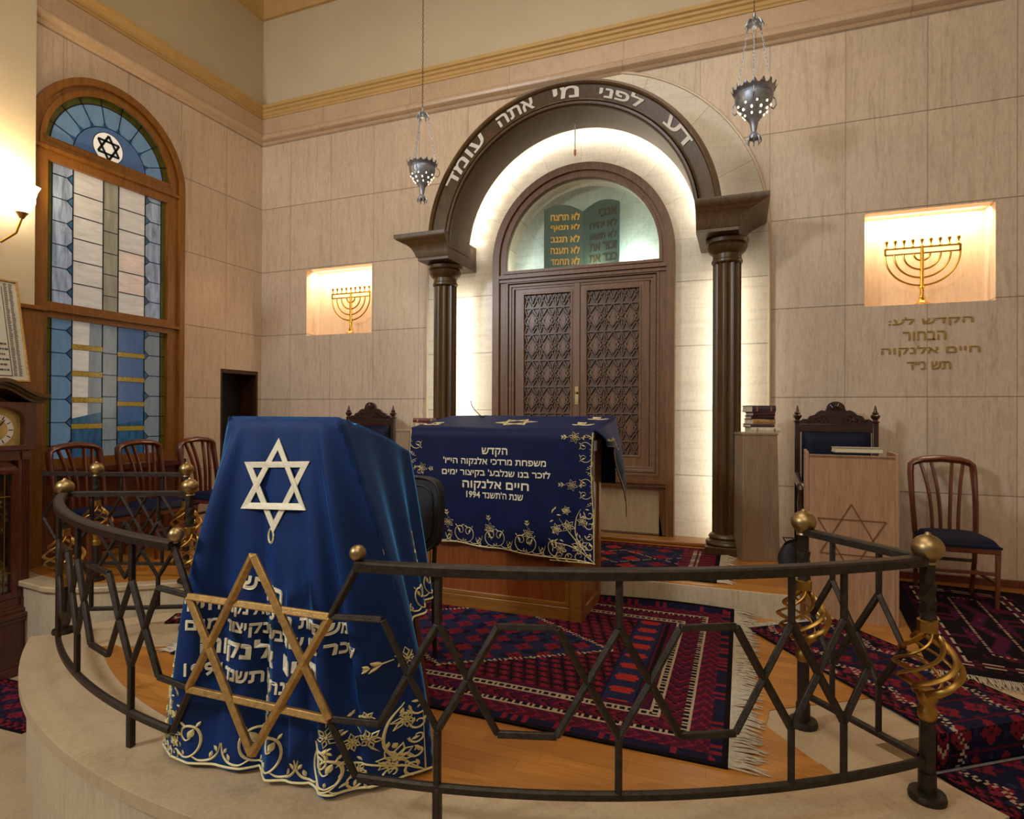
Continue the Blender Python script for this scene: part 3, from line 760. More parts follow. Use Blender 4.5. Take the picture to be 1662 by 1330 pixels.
# ================================================================ hanging lamps
M_flame = emit('lamp_glow', (1, .86, .6), 2.2)
def hanging_lamp(x, y, zr, s, ztop, label):
    t = thing('hanging_lamp', (x, y, zr), label, 'lamp', group='pierced silver lamps hanging on chains')
    def P(r, z): return (r*s, z*s)
    m = MB().lathe([P(.004, -.33), P(.035, -.32), P(.04, -.30), P(.018, -.27), P(.022, -.24), P(.03, -.20), P(.06, -.16), P(.105, -.10), P(.125, -.05), P(.13, -.02), P(.120, 0), P(.135, .015), P(.142, .022), P(.13, .02), P(.11, -.03), P(.004, -.15)], (x, y, zr), 32)
    bowl = obj('bowl', m, M_silver, t, world=True)
    m = MB()
    for k in range(16):
        a = 2*PI*k/16; p = Vector((x+cos(a)*.14*s, y+sin(a)*.14*s, zr+.02*s)); q = p + Vector((cos(a)*.015*s, sin(a)*.015*s, .03*s))
        side = Vector((-sin(a), cos(a), 0))*.022*s
        m.add([p-side, p+side, q+side*.2, q-side*.2], [(0, 1, 2, 3)])
    obj('rim_leaves', m, M_silver, bowl, world=True, solid=.003)
    m = MB()
    for row, (r, z, n, q) in enumerate(((.112, -.09, 9, .0065), (.092, -.122, 9, .008), (.066, -.154, 7, .007))):
        for k in range(n): a = 2*PI*(k+.5*row)/n; m.ball((x+cos(a)*r*s, y+sin(a)*r*s, zr+z*s), q*s, 8, 1.5)
    o = obj('pierced_glow', m, M_flame, bowl, world=True); o['kind'] = 'stuff'
    m = MB()
    for k in range(8): a = 2*PI*k/8; m.tube([(x+cos(a)*r*s, y+sin(a)*r*s, zr+z*s) for r, z in ((.03, -.30), (.045, -.315), (.05, -.34), (.04, -.355))], [.006*s, .007*s, .005*s, .002*s], 5)
    obj('finial', m, M_silver, t, world=True)
    zc = zr + .50*s
    m = MB().lathe([P(.006, .09), P(.012, .07), P(.008, .05), P(.03, .03), P(.05, .0), P(.03, .012), P(.004, .0)], (x, y, zc), 16)
    for k in range(8): a = 2*PI*k/8; m.tube([(x+cos(a)*r*s, y+sin(a)*r*s, zc+z*s) for r, z in ((.02, .03), (.045, .025), (.062, -.005), (.066, -.02))], [.007*s, .009*s, .006*s, .002*s], 5)
    obj('canopy', m, M_silver, t, world=True)
    def chain(p, q, nm):
        p, q = Vector(p), Vector(q); n = max(4, int((q-p).length/.03)); m = MB()
        d = (q-p).normalized(); a = d.orthogonal().normalized(); b = d.cross(a)
        for i in range(n):
            c = p + (q-p)*((i+.5)/n); w = a if i % 2 else b; h = (q-p).length/n*.62
            m.tube([c + d*(h*cos(u)) + w*(.006*sin(u)) for u in [2*PI*k/8 for k in range(8)]], .0022, 4, closed=True)
        obj(nm, m, M_bronze if nm == 'suspension_chain' else M_silver, t, world=True)
    for k in range(3):
        a = 2*PI*k/3 + .5; chain((x+cos(a)*.138*s, y+sin(a)*.138*s, zr+.02*s), (x+cos(a)*.05*s, y+sin(a)*.05*s, zc), 'chain')
        m = MB().tube([(x+cos(a)*(r)*s, y+sin(a)*r*s, zr+z*s) for r, z in ((.14, .0), (.165, -.02), (.17, -.06), (.15, -.09), (.13, -.08))], .005*s, 6)
        obj('bracket', m, M_silver, bowl, world=True)
    chain((x, y, zc+.08*s), (x, y, ztop), 'suspension_chain')
    light('hanging_lamp_bulb', 'POINT', (x, y, zr+.05*s), 3, (1, .8, .5), .03)
hanging_lamp(-2.895, 5.05, 4.44, .98, 7.25, 'pierced silver lamp hanging by the left shoulder of the dark arch')
hanging_lamp(.074, 5.05, 4.585, 1.10, 7.25, 'pierced silver lamp hanging at upper right beyond the arch')
# ================================================================ WROUGHT-IRON RAILINGS
RR, ZT, ZBOT = 3.582, .87, .145
def rp(s, z, dr=0):   # point on the curved front railing: s along the arc, z above the platform
    th = s/RR; r = RR+dr
    return Vector((CX + r*sin(th), CY - r*cos(th), ZB+z))
def post(parent, x, y, z0, h=.912, ball=.053, tilt=0):
    p = obj('post', MB().tube([(x, y, z0+.02), (x, y, z0+.10)], .030, 12).tube([(x, y, z0+.09), (x, y, z0+.34*h/.912)], .026, 8, sq=True, tw=0)
        , M_iron, parent, world=True, smooth=30)
    obj('upper_shaft', MB().tube([(x, y, z0+z) for z in [(.62+.02*i)*h/.912 for i in range(9)]] + [(x, y, z0+.78*h/.912+.001), (x, y, z0+h-.035)], [.029]*9+[.026]*2, 5, tw=.42), M_iron, p, world=True, smooth=30)
    obj('base_flange', MB().lathe([(.06, 0), (.062, .012), (.058, .026), (.034, .03)], (x, y, z0), 24), M_iron, p, world=True)
    o = obj('ball_finial', MB().lathe([(.012, -.062), (.03, -.056), (.028, -.048)] + [(ball*sin(a), -ball*.92*cos(a)) for a in [PI*i/14 for i in range(2, 13)]] + [(.012, ball*.92), (.008, ball*.92+.008), (.002, ball*.92+.01)], (x, y, z0+h), 24), M_brass2, p, world=True)
    m = MB(); k = h/.912
    m.lathe([(.024, .605*k), (.034, .61*k), (.034, .65*k), (.026, .655*k)], (x, y, z0), 10)
    m.lathe([(.026, .29*k), (.032, .30*k), (.033, .325*k), (.027, .335*k), (.027, .35*k), (.033, .36*k), (.036, .385*k), (.028, .40*k)], (x, y, z0), 10)
    for q in range(6):
        path = []
        for i in range(23):
            t = i/22; z = .615 - t*.235; r = .016 + .088*sin(PI*t**1.25)**.9
            a = q*2*PI/6 - 4.2*t; path.append((x+r*cos(a), y+r*sin(a), z0+z*k))
        m.tube(path, .0086, 6, sx=.6, sy=1.35)
    obj('basket_twist', m, M_brass, p, world=True)
    return p
def bars(parent, nm, segs, f, mat, w=.0225):
    m = MB()
    for a, b in segs: m.bar(f(*a), f(*b), w, w, up=Vector((0, .3, 1)))
    return obj(nm, m, mat, parent, world=True, bev=.004, smooth=25)
def railbar(s0, s1, z, w, h, f, n=None):
    n = n or max(2, int(abs(s1-s0)/.08)); path = []
    for i in range(n+1):
        s = s0+(s1-s0)*i/n; p = f(s, z); q = f(s, z, .01); path.append((p, (Vector(q)-Vector(p)).normalized(), (0, 0, 1)))
    return MB().sweep(path, [(-w/2, -h/2), (w/2, -h/2), (w/2, h/2-.006), (w/2-.008, h/2), (-w/2+.008, h/2), (-w/2, h/2-.006)])
s_c = .067; SE = 2.503
ZH, ZM, ZL_ = .69, .512, .335
rail = thing('railing', tuple(rp(s_c, 0)), 'curved iron platform railing with a golden six-pointed star before the draped lectern', 'railing')
P_L, P_R = rp(s_c-SE, 0), rp(s_c+SE, 0)
post(rail, P_R.x, P_R.y, ZB); post(rail, P_L.x, P_L.y, ZB)
for s0, s1 in ((s_c-SE+.03, -.355), (.49, s_c+SE-.03)):
    obj('top_rail', railbar(s0, s1, ZT, .052, .034, rp), M_iron, rail, world=True, smooth=30)
for s0, s1 in ((s_c-SE+.03, -.37), (.50, s_c+SE-.03)):
    obj('bottom_rail', railbar(s0, s1, ZBOT, .026, .026, rp), M_iron, rail, world=True, smooth=30)
for s in (-.345, .493):
    obj('ball_knob', MB().ball(tuple(rp(s, .912)), .029, 16).tube([rp(s, .88), rp(s, .90)], .01, 8), M_brass2, rail, world=True)
def diamond(s): return [((s, ZT-.01), (s, ZH)), ((s, ZH), (s-.103, ZM)), ((s, ZH), (s+.103, ZM)), ((s-.103, ZM), (s, ZL_)), ((s+.103, ZM), (s, ZL_)), ((s, ZL_), (s, ZBOT))]
def hexa_(a, b):   # hexagon between two diamonds whose side points are a, b
    return [((a, ZM), (a+.1, ZH)), ((a+.1, ZH), (b-.1, ZH)), ((b-.1, ZH), (b, ZM)), ((b, ZM), (b-.1, ZL_)), ((b-.1, ZL_), (a+.1, ZL_)), ((a+.1, ZL_), (a, ZM))]
V = [.783, 1.384, 1.981, 2.187]; V = V + [2*s_c - s for s in V]
for s in V: bars(rail, 'diamond_bars', diamond(s), rp, M_iron)
for a, b in ((.783, 1.384), (1.384, 1.981)):
    for g in (1, -1):
        a_, b_ = (a+.103, b-.103) if g > 0 else (2*s_c-b+.103, 2*s_c-a-.103)
        bars(rail, 'hexagon_bars', hexa_(a_, b_), rp, M_iron)
for g in (1, -1):   # half hexagons flanking the star, and the bars that rise to the top rail and fall to the bottom one
    k = lambda s: s_c + g*(s-s_c)
    bars(rail, 'flank_bars', [((k(.392), .685), (k(.587), ZH)), ((k(.587), ZH), (k(.68), ZM)), ((k(.68), ZM), (k(.58), ZL_)), ((k(.58), ZL_), (k(.385), .33)),
        ((k(.392), .685), (k(.493), .865)), ((k(.385), .33), (k(.49), ZBOT))], rp, M_iron)
T = [((s_c, .875), (s_c+.325, .33)), ((s_c+.325, .33), (s_c-.325, .33)), ((s_c-.325, .33), (s_c, .875)), ((s_c, .15), (s_c+.325, .685)), ((s_c+.325, .685), (s_c-.325, .685)), ((s_c-.325, .685), (s_c, .15))]
o = bars(rail, 'star', T, lambda s, z: rp(s, z, .006), M_goldpaint, .026); o['label'] = 'six-pointed star painted gold'
for s in (.783, 2*s_c-.783): obj('leg', MB().bar(rp(s, ZBOT), rp(s, 0), .027, .027, up=(0, 1, 0)), M_iron, rail, world=True, bev=.004)

def straight_rail(label, A, B, z0, h, posts, vs, extra=None, t=None):
    A, B = Vector((*A, z0)), Vector((*B, z0)); L = (B-A).length; d = (B-A)/L; nn = Vector((d.y, -d.x, 0)); k = h/.912
    f = lambda s, z, dr=0: A + d*s + Vector((0, 0, z*k)) + nn*dr
    t = t or thing('railing', tuple(A), label, 'railing')
    for s in posts: p = f(s, 0); post(t, p.x, p.y, z0, h)
    obj('top_rail', railbar(.0, L, ZT, .045, .032, f, 4), M_iron, t, world=True, smooth=30)
    obj('bottom_rail', railbar(.0, L, ZBOT, .024, .024, f, 4), M_iron, t, world=True, smooth=30)
    for s in vs: bars(t, 'diamond_bars', diamond(s), f, M_iron, .021)
    for s in (extra or []): bars(t, 'hexagon_bars', hexa_(s[0], s[1]), f, M_iron, .021)
    return t
straight_rail(None, (P_R.x-.02, P_R.y+.02), (.262, 2.97), ZB, .912, [.52], [.16, .37], t=rail)
straight_rail(None, (P_L.x+.02, P_L.y+.01), (-3.32, 2.82), ZB, .912, [.73], [.14, .54], [(.243, .437)], t=rail)
straight_rail('iron railing on the chair platform in front of the three wooden chairs', (-5.16, 3.075), (-4.07, 3.47), ZL, .886, [.42, 1.14], [.10, .62, .95], [(.723, .847)])
# ================================================================ CHAIRS
def make_chair(label):   # local frame: back at +y, sitter faces -y, base z = 0
    t = thing('dining_chair', (0, 0, 0), label, 'chair', group='wooden chairs with fan-slat backs')
    M = M_redwood
    for s in (-1, 1):
        obj('back_leg', MB().tube([(s*.185, .24, 0), (s*.195, .205, .25), (s*.20, .195, .46)], [.018, .021, .021], 4, sq=True, up=(0, 1, 0)), M, t, bev=.004, smooth=30)
        obj('front_leg', MB().tube([(s*.205, -.215, 0), (s*.21, -.215, .44)], [.016, .022], 4, sq=True, up=(0, 1, 0)), M, t, bev=.004, smooth=30)
        obj('side_stretcher', MB().bar((s*.205, -.21, .19), (s*.192, .21, .19), .018, .024), M, t, bev=.003)
    for w_, y_ in ((.2, -.215), (.19, .205)): obj('cross_stretcher', MB().bar((-w_, y_, .26), (w_, y_, .26), .018, .026), M, t, bev=.003)
    # back frame: stiles bending into an arched crest
    N = 26; pts = []
    for i in range(N+1):
        u = i/N
        if u < .36: q = u/.36; pts.append((-.20-.012*sin(PI*q*.6), .195+.09*q**1.3, .46+.49*q))
        elif u > .64: q = (1-u)/.36; pts.append((.20+.012*sin(PI*q*.6), .195+.09*q**1.3, .46+.49*q))
        else: q = (u-.36)/.28; a = PI*(1-q); xx = .212*math.copysign(abs(cos(a))**.6, cos(a)); pts.append((xx, .287, .955+.062*sin(a)**.45+.026*(1-(xx/.212)**2)))
    obj('back_frame', MB().tube(pts, [.027+.012*max(0, 1-abs(i-13)/7) for i in range(27)], 8, up=(0, 1, 0), sx=.75, sy=1.15), M, t, smooth=50)
    for x0, x1 in ((-.085, -.145), (-.030, -.072), (.030, .072), (.085, .145)):
        zt = 1.0 + .026*(1-(x1/.212)**2)
        P = [(x0+(x1-x0)*(i/10)**2.2, .185+.10*(i/10)-.03*sin(PI*i/10), .47+(zt-.47)*i/10) for i in range(11)]
        obj('back_slat', MB().tube(P, .0195, 6, up=(0, 1, 0), sx=.7, sy=1.0), M, t, smooth=50)
    m = MB().hexa([(-.215, -.235, .40), (.215, -.235, .40), (.19, .20, .40), (-.19, .20, .40)], [(-.222, -.24, .455), (.222, -.24, .455), (.195, .205, .455), (-.195, .205, .455)])
    obj('seat_frame', m, M, t, bev=.006)
    def sf(u, v):
        x = (u*2-1); y = v*2-1; w = .228-.028*v
        e = (1-abs(x)**5)*(1-abs(y)**5)
        return (x*w, -.245+.445*v, .45+.06*e**.35)
    obj('seat', MB().grid(14, 14, sf).hexa([(-.228, -.245, .44), (.228, -.245, .44), (.2, .2, .44), (-.2, .2, .44)], [(-.228, -.245, .455), (.228, -.245, .455), (.2, .2, .455), (-.2, .2, .455)]), M_navyseat, t, smooth=50)
    return t
ch = make_chair('reddish wooden chair with dark seat standing alone on the rug at far right')
ch.location = (1.485, 5.42, ZB)
dup(ch, (-5.16, 3.49, ZL), PI/2, 'wooden chair nearest the tall clock, first of the three under the window')
dup(ch, (-5.16, 4.085, ZL), PI/2, 'middle chair of the three wooden ones under the stained glass window')
dup(ch, (-5.16, 4.735, ZL), PI/2, 'wooden chair nearest the dark doorway, last of the three by the window')

def make_armchair(label):   # carved high-backed armchair facing -y
    t = thing('armchair', (0, 0, 0), label, 'armchair', group='carved high-backed armchairs')
    M = M_darkwood2
    for s in (-1, 1):
        m = MB().tube([(s*.29, .25, 0), (s*.29, .25, 1.14)], .03, 4, sq=True, up=(0, 1, 0))
        p = obj('back_post', m, M, t, bev=.004, smooth=30)
        obj('finial', MB().lathe([(.03, 1.14), (.034, 1.15), (.02, 1.16), (.018, 1.165), (.034, 1.185), (.036, 1.20), (.02, 1.215), (.026, 1.222), (.014, 1.235), (.010, 1.26), (.003, 1.285)], (s*.29, .25, 0), 14), M, p)
        obj('front_leg', MB().lathe([(.024, 0), (.03, .04), (.022, .06), (.034, .12), (.036, .2), (.024, .26), (.036, .28), (.036, .42), (.024, .46), (.03, .52), (.024, .58), (.03, .64)], (s*.30, -.27, 0), 12), M, t)
        pts = [(s*.29, .23, .70), (s*.30, .10, .69), (s*.305, -.10, .67), (s*.305, -.25, .66), (s*.305, -.31, .655), (s*.305, -.33, .63), (s*.305, -.315, .61), (s*.305, -.295, .62)]
        obj('arm', MB().tube(pts, [.024, .025, .03, .032, .032, .028, .024, .016], 8, sy=.8), M, t, smooth=50)
    obj('top_rail', MB().box(-.27, .27, .23, .275, 1.06, 1.13), M, t, bev=.004)
    obj('lower_rail', MB().box(-.27, .27, .23, .27, .46, .54), M, t, bev=.004)
    # carved crest: scrolling silhouette with a round shell in the middle and leaf scrolls in relief
    top = [(-.265, 1.13), (-.268, 1.155), (-.245, 1.172), (-.215, 1.168), (-.195, 1.196), (-.16, 1.205), (-.135, 1.23), (-.105, 1.246), (-.08, 1.24), (-.07, 1.258)]
    o = top + [(.068*cos(a), 1.262+.056*sin(a)) for a in [PI-.1 - (PI-.2)*i/14 for i in range(15)]] + [(-x, z) for x, z in top[::-1]]
    c = obj('crest', MB().plate([o[::-1]], fY, .236, .268), M, t, bev=.004)
    m = MB()
    for s in (-1, 1):
        for cx, cz, r in ((.20, 1.148, .016), (.145, 1.165, .02), (.095, 1.185, .024)):
            m.tube([(s*(cx + r*(1-.75*i/16)*cos(a)), .232, cz + r*(1-.75*i/16)*sin(a)) for i, a in enumerate([4.6*PI/2*k/16 for k in range(17)])], .006, 5)
        for k in range(6): x = .05+.033*k; m.tube([(s*x, .233, 1.145), (s*(x+.012), .228, 1.165), (s*(x+.004), .233, 1.185-.006*k)], [.004, .008, .003], 5)
    for k in range(7): a = PI*(k+.5)/7; m.tube([(.012*cos(a), .232, 1.245+.012*sin(a)), (.03*cos(a), .226, 1.25+.03*sin(a)), (.055*cos(a), .232, 1.258+.05*sin(a))], [.004, .009, .006], 6)
    o = obj('carving', m, M, c)
    obj('back_cushion', MB().grid(16, 16, lambda u, v: (-.255+.51*u, .225-.05*((1-abs(2*u-1)**6)*(1-abs(2*v-1)**6))**.5, .54+.52*v)).box(-.255, .255, .225, .26, .54, 1.06), M_navyseat, t, smooth=50)
    obj('seat_frame', MB().box(-.29, .29, -.28, .25, .36, .43), M, t, bev=.006)
    obj('seat', MB().grid(14, 14, lambda u, v: (-.27+.54*u, -.28+.52*v, .43+.07*((1-abs(2*u-1)**6)*(1-abs(2*v-1)**6))**.4)), M_navyseat, t, smooth=50)
    return t
M_darkwood2 = wood('ebonised_oak', S(34, 19, 12), S(66, 38, 22), 'x', .28, coat=.5)
a1 = make_armchair('carved dark high-backed armchair with blue upholstery behind the pale starred lectern')
a1.location = (.725, 5.40, ZA)
dup(a1, (-3.845, 5.35, ZA), 0, 'carved dark high-backed armchair half hidden behind the front blue drape, left of the reading table')

# ================================================================ LECTERN WITH STAR, PEDESTALS, BOOKS
lt = thing('lectern', (.680, 4.56, ZB), 'pale wooden lectern with an inlaid six-pointed star on its front', 'lectern', math.radians(-3.0))
w2, hL = .275, 1.125
obj('front_panel', MB().box(-w2+.02, w2-.02, 0, .018, .0, hL-.01), M_oak, lt, bev=.002)
for s in (-1, 1): obj('side_panel', MB().box(min(s*w2, s*(w2-.02)), max(s*w2, s*(w2-.02)), -.006, .37, 0, hL+.01), M_oak, lt, bev=.003)
obj('top', MB().hexa([(-w2+.02, -.0, hL-.03), (w2-.02, 0, hL-.03), (w2-.02, .37, hL-.10), (-w2+.02, .37, hL-.10)], [(-w2+.02, -.0, hL-.005), (w2-.02, 0, hL-.005), (w2-.02, .37, hL-.075), (-w2+.02, .37, hL-.075)]), M_oak, lt, bev=.002)
obj('shelf', MB().box(-w2+.02, w2-.02, .02, .36, .5, .52), M_oak, lt)
M_inlay = plain('dark_inlay', S(112, 72, 40), .5)
m = MB()
for tri in ([(0, .79), (.185, .45), (-.185, .45)], [(0, .335), (.2, .685), (-.2, .685)]):
    for a, b in zip(tri, tri[1:]+tri[:1]): m.bar((a[0], -.001, a[1]), (b[0], -.001, b[1]), .008, .006, up=(0, 1, 0))
o = obj('star_inlay', m, M_inlay, lt, smooth=0); o['label'] = 'dark six-pointed star inlay'
def book(name, loc, rz, sx, sy, sz, cm, label, tilt=0):   # lying flat; spine toward -y
    t = thing('book', loc, label, 'book', rz, name)
    obj('pages', MB().box(-sx/2+.005, sx/2-.005, -sy/2+.006, sy/2-.006, .003, sz-.003), M_pages, t, smooth=0)
    m = MB().box(-sx/2, sx/2, -sy/2, sy/2, 0, .004).box(-sx/2, sx/2, -sy/2, sy/2, sz-.004, sz)
    m.add([(-sx/2, -sy/2, 0), (sx/2, -sy/2, 0), (sx/2, -sy/2-.006, sz*.5), (-sx/2, -sy/2-.006, sz*.5), (sx/2, -sy/2, sz), (-sx/2, -sy/2, sz)], [(0, 1, 2, 3), (3, 2, 4, 5)])
    obj('cover', m, cm, t, smooth=0, solid=0)
    if sz > .03:
        b = MB()
        for x in (-.3, .3): b.box(sx*x-.006, sx*x+.006, -sy/2-.0075, -sy/2-.003, .008, sz-.008)
        obj('spine_bands', b, M_goldpaint, t, smooth=0)
    return t
CB = {k: plain('book_'+k, S(*v), .5, 0, .12, 30) for k, v in dict(maroon=(74, 40, 46), purple=(70, 50, 62), dark=(44, 24, 30), tan=(176, 136, 84), cream=(206, 196, 170), grey=(150, 138, 120), red=(104, 44, 36)).items()}
bk = thing('booklet', (.715, 4.60, ZB+hL+.011), 'thin pale booklet lying on top of the starred lectern', 'book', math.radians(3))
obj('pages', MB().box(-.13, .15, -.035, .10, .004, .030), M_pages, bk, smooth=0); obj('cover', MB().box(-.135, .155, -.04, .105, .030, .034).box(-.135, .155, -.04, .105, 0, .004), CB['grey'], bk, smooth=0)

def pedestal(loc, rz, w, d, h, label, taper=.02):
    t = thing('pedestal', loc, label, 'pedestal', rz, 'veneered book pedestals')
    m = MB().hexa([(-w/2-taper*.3, -.004, 0), (w/2+taper, -.004, 0), (w/2+taper, d, 0), (-w/2-taper*.3, d, 0)], [(-w/2, 0, h-.02), (w/2, 0, h-.02), (w/2, d, h-.02), (-w/2, d, h-.02)])
    obj('body', m, M_oak2, t, bev=.003)
    obj('top', MB().box(-w/2-.005, w/2+.005, -.005, d+.005, h-.02, h), M_oak2, t, bev=.003)
    return t
pedestal((.135, 5.315, ZA), math.radians(20), .28, .34, 1.055, 'tall grey-brown pedestal carrying a stack of books beside the right column')
pedestal((-3.16, 5.33, ZA), math.radians(4), .36, .34, 1.03, 'tall tan pedestal holding two books behind the left end of the blue-clothed reading table')
z = ZA+1.055; bx, by = .13, 5.47
for i, (c, sx, sy, sz, dx, lab) in enumerate((('cream', .235, .18, .045, .02, 'thick cream-spined book at the bottom of the pedestal stack beside the right column'), ('purple', .20, .17, .026, -.01, 'thin purple book above the cream one in the pedestal stack beside the right column'),
        ('tan', .195, .16, .042, .0, 'tan book in the middle of the pedestal stack beside the right column'), ('dark', .19, .16, .027, .0, 'slim dark book above the tan one in the pedestal stack'),
        ('maroon', .185, .16, .030, .004, 'dark maroon book second from the top of the pedestal stack'), ('purple', .205, .18, .056, -.006, 'thick purple-brown book on top of the pedestal stack beside the right column'))):
    book('books stacked on the right pedestal', (bx+dx, by, z), math.radians(18+4*(i % 3)), sx, sy, sz, CB[c], lab); z += sz
book('books behind the reading table', (-3.05, 5.47, ZA+1.03), .25, .22, .17, .075, CB['cream'], 'thick cream book under the red-brown one, behind the blue reading table')
book('books behind the reading table', (-3.05, 5.46, ZA+1.105), .15, .25, .18, .045, CB['red'], 'red-brown book lying on a cream one behind the blue reading table')
# small dark bag on the floor between pedestal and armchair
t = thing('bag', (.36, 5.22, ZA), 'small black bag on the floor between the pedestal and the armchair', 'bag')
obj('body', MB().grid(16, 10, lambda u, v: (.36+(.085+.02*sin(PI*v))*cos(2*PI*u)*(1-.35*v*v), 5.22+.06*sin(2*PI*u)*(1-.3*v), ZA+.19*v+.02*sin(9*u)*v)), M_black, t, world=True, smooth=60)
obj('handle', MB().tube([(.33, 5.22, ZA+.18), (.30, 5.20, ZA+.23), (.37, 5.19, ZA+.235), (.40, 5.2, ZA+.18)], .006, 6), M_black, t, world=True)

# ================================================================ READING TABLE (body) AND FRONT LECTERN (body)
TX0, TX1, TY0, TY1 = -2.20, -.985, 3.835, 4.385
tb = thing('reading_table', (-1.59, 4.11, ZB), 'large wooden reading table with framed panels, under the blue cloth with a long inscription', 'table')
obj('body', MB().hexa([(TX0+.02, TY0+.012, ZB), (TX1-.012, TY0+.012, ZB), (TX1-.012, TY1, ZB), (TX0+.02, TY1, ZB)], [(TX0+.02, TY0+.012, 1.91), (TX1-.012, TY0+.012, 1.91), (TX1-.012, TY1, 1.98), (TX0+.02, TY1, 1.98)]), M_desk, tb, world=True)
m = MB()
for x in (TX0, TX1-.085): m.box(x, x+.085, TY0-.005, TY0+.03, ZB, ZB+1.2)
m.box(TX0+.085, TX1-.085, TY0-.002, TY0+.03, ZB, ZB+.10); m.box(TX0+.085, TX1-.085, TY0-.002, TY0+.03, ZB+1.1, ZB+1.2)
m.plate([rect(TX0+.085, TX1-.085, ZB+.10, ZB+1.1), rect(TX0+.115, TX1-.115, ZB+.13, ZB+1.07)[::-1]], fY, TY0+.002, TY0+.02)
obj('front_frame', m, M_deskframe, tb, world=True, bev=.005)
m = MB(); 
for y in (TY0+.03, TY1-.07): m.box(TX1-.02, TX1+.004, y, y+.07, ZB, ZB+1.2)
m.box(TX1-.02, TX1+.002, TY0+.1, TY1-.07, ZB, ZB+.09); m.box(TX1-.02, TX1+.002, TY0+.1, TY1-.07, ZB+1.12, ZB+1.2)
obj('side_frame', m, M_deskframe, tb, world=True, bev=.004)
obj('top', MB().hexa([(TX0-.05, TY0-.05, 1.90), (TX1+.05, TY0-.05, 1.90), (TX1+.05, TY1+.03, 1.985), (TX0-.05, TY1+.03, 1.985)], [(TX0-.05, TY0-.05, 1.945), (TX1+.05, TY0-.05, 1.945), (TX1+.05, TY1+.03, 2.03), (TX0-.05, TY1+.03, 2.03)]), M_desk, tb, world=True, bev=.006)
ld = thing('lectern', (-1.745, 2.17, ZB), 'red-brown wooden lectern hidden under the draped velvet cloth with the star, one leg showing', 'lectern')
for x in (-2.06, -1.385):
    for y, e in ((2.20, .06), (2.48, 0)): obj('leg', MB().bar((x + (e if x < -1.7 else -e), y, ZB), (x + (.12 if x < -1.7 else -.16), y-.06, 1.86), .035, .035, up=(0, 1, 0)), M_redwood, ld, world=True, bev=.004)
obj('top', MB().hexa([(-2.02, 1.93, 2.01), (-1.47, 1.93, 2.01), (-1.47, 2.42, 1.86), (-2.02, 2.42, 1.86)], [(-2.02, 1.93, 2.04), (-1.47, 1.93, 2.04), (-1.47, 2.42, 1.89), (-2.02, 2.42, 1.89)]), M_redwood, ld, world=True)
obj('stretcher', MB().bar((-2.02, 2.48, ZB+.2), (-1.42, 2.48, ZB+.2), .03, .03), M_redwood, ld, world=True)
# black padded chair behind the lectern
oc = thing('chair', (-1.80, 2.93, ZB), 'black padded chair with piped backrest standing behind the draped lectern', 'chair')
def bk_(u, v):
    x = (2*u-1); z = v; r = .235*(1-.10*abs(2*v-1)**4)
    return r*x
o_ = [(.235*math.copysign(abs(cos(a))**.45, cos(a)), .21*math.copysign(abs(sin(a))**.45, sin(a))) for a in [2*PI*i/40 for i in range(40)]]
bm = lambda a, b, d: (-1.81+a, 2.98+d+.12*(b+.2)*.5, 1.50+b)
b = obj('backrest', MB().plate([o_], bm, -.03, .03), M_black, oc, world=True, bev=.014, smooth=40)
obj('piping', MB().tube([bm(x*.985, z*.985, -.036) for x, z in o_], .008, 6, closed=True).tube([bm(x*.80, z*.78, -.034) for x, z in o_], .006, 6, closed=True), M_black, b, world=True)
obj('seat', MB().grid(12, 12, lambda u, v: (-2.03+.44*u, 2.52+.44*v, ZB+.43+.06*((1-abs(2*u-1)**6)*(1-abs(2*v-1)**6))**.4)).box(-2.03, -1.59, 2.52, 2.96, ZB+.41, ZB+.43), M_black, oc, world=True, smooth=50)
for x in (-2.0, -1.62):
    obj('back_leg', MB().tube([(x, 3.0, ZB), (x, 2.97, ZB+.43), (x, 3.0, 1.42)], .013, 8), M_iron, oc, world=True)
    obj('front_leg', MB().tube([(x, 2.55, ZB), (x, 2.56, ZB+.42)], .013, 8), M_iron, oc, world=True)

# ================================================================ CLOCK, PICTURE, SCONCE
ck = thing('grandfather_clock', (-5.42, 2.84, 0), 'tall dark wooden clock with arched crest and glazed door at the left edge', 'clock')
X0, X1, y0, y1 = -5.57, -5.32, 2.60, 3.085; ym = (y0+y1)/2
obj('base', MB().box(X0-.02, X1+.03, y0-.03, y1+.03, 0, .42).box(X0-.02, X1+.05, y0-.045, y1+.05, 0, .07), M_clockwood, ck, world=True, bev=.006)
m = MB()
for z, e in ((.42, .05), (.455, .065), (.485, .03), (.505, .01)): m.box(X0-.02, X1+e-.0, y0-e, y1+e, z, z+.034)
obj('base_moulding', m, M_clockwood, ck, world=True, bev=.006)
obj('trunk', MB().plate([rect(y0+.02, y1-.02, .53, 1.76), rect(y0+.10, y1-.10, .60, 1.68)[::-1]], lambda a, b, d: (d, a, b), X1-.06, X1-.005).box(X0, X1-.06, y0+.02, y1-.02, .53, 1.76), M_clockwood, ck, world=True, bev=.004)
m = MB()
for y in (y0+.045, y1-.045):
    for k in range(-2, 3): m.tube([(X1-.002, y+k*.011, .62), (X1-.002, y+k*.011, 1.68)], .0045, 5)
    m.box(X1-.03, X1+.01, y-.035, y+.035, .54, .60).box(X1-.03, X1+.01, y-.035, y+.035, 1.69, 1.75)
obj('fluted_columns', m, M_clockwood, ck, world=True)
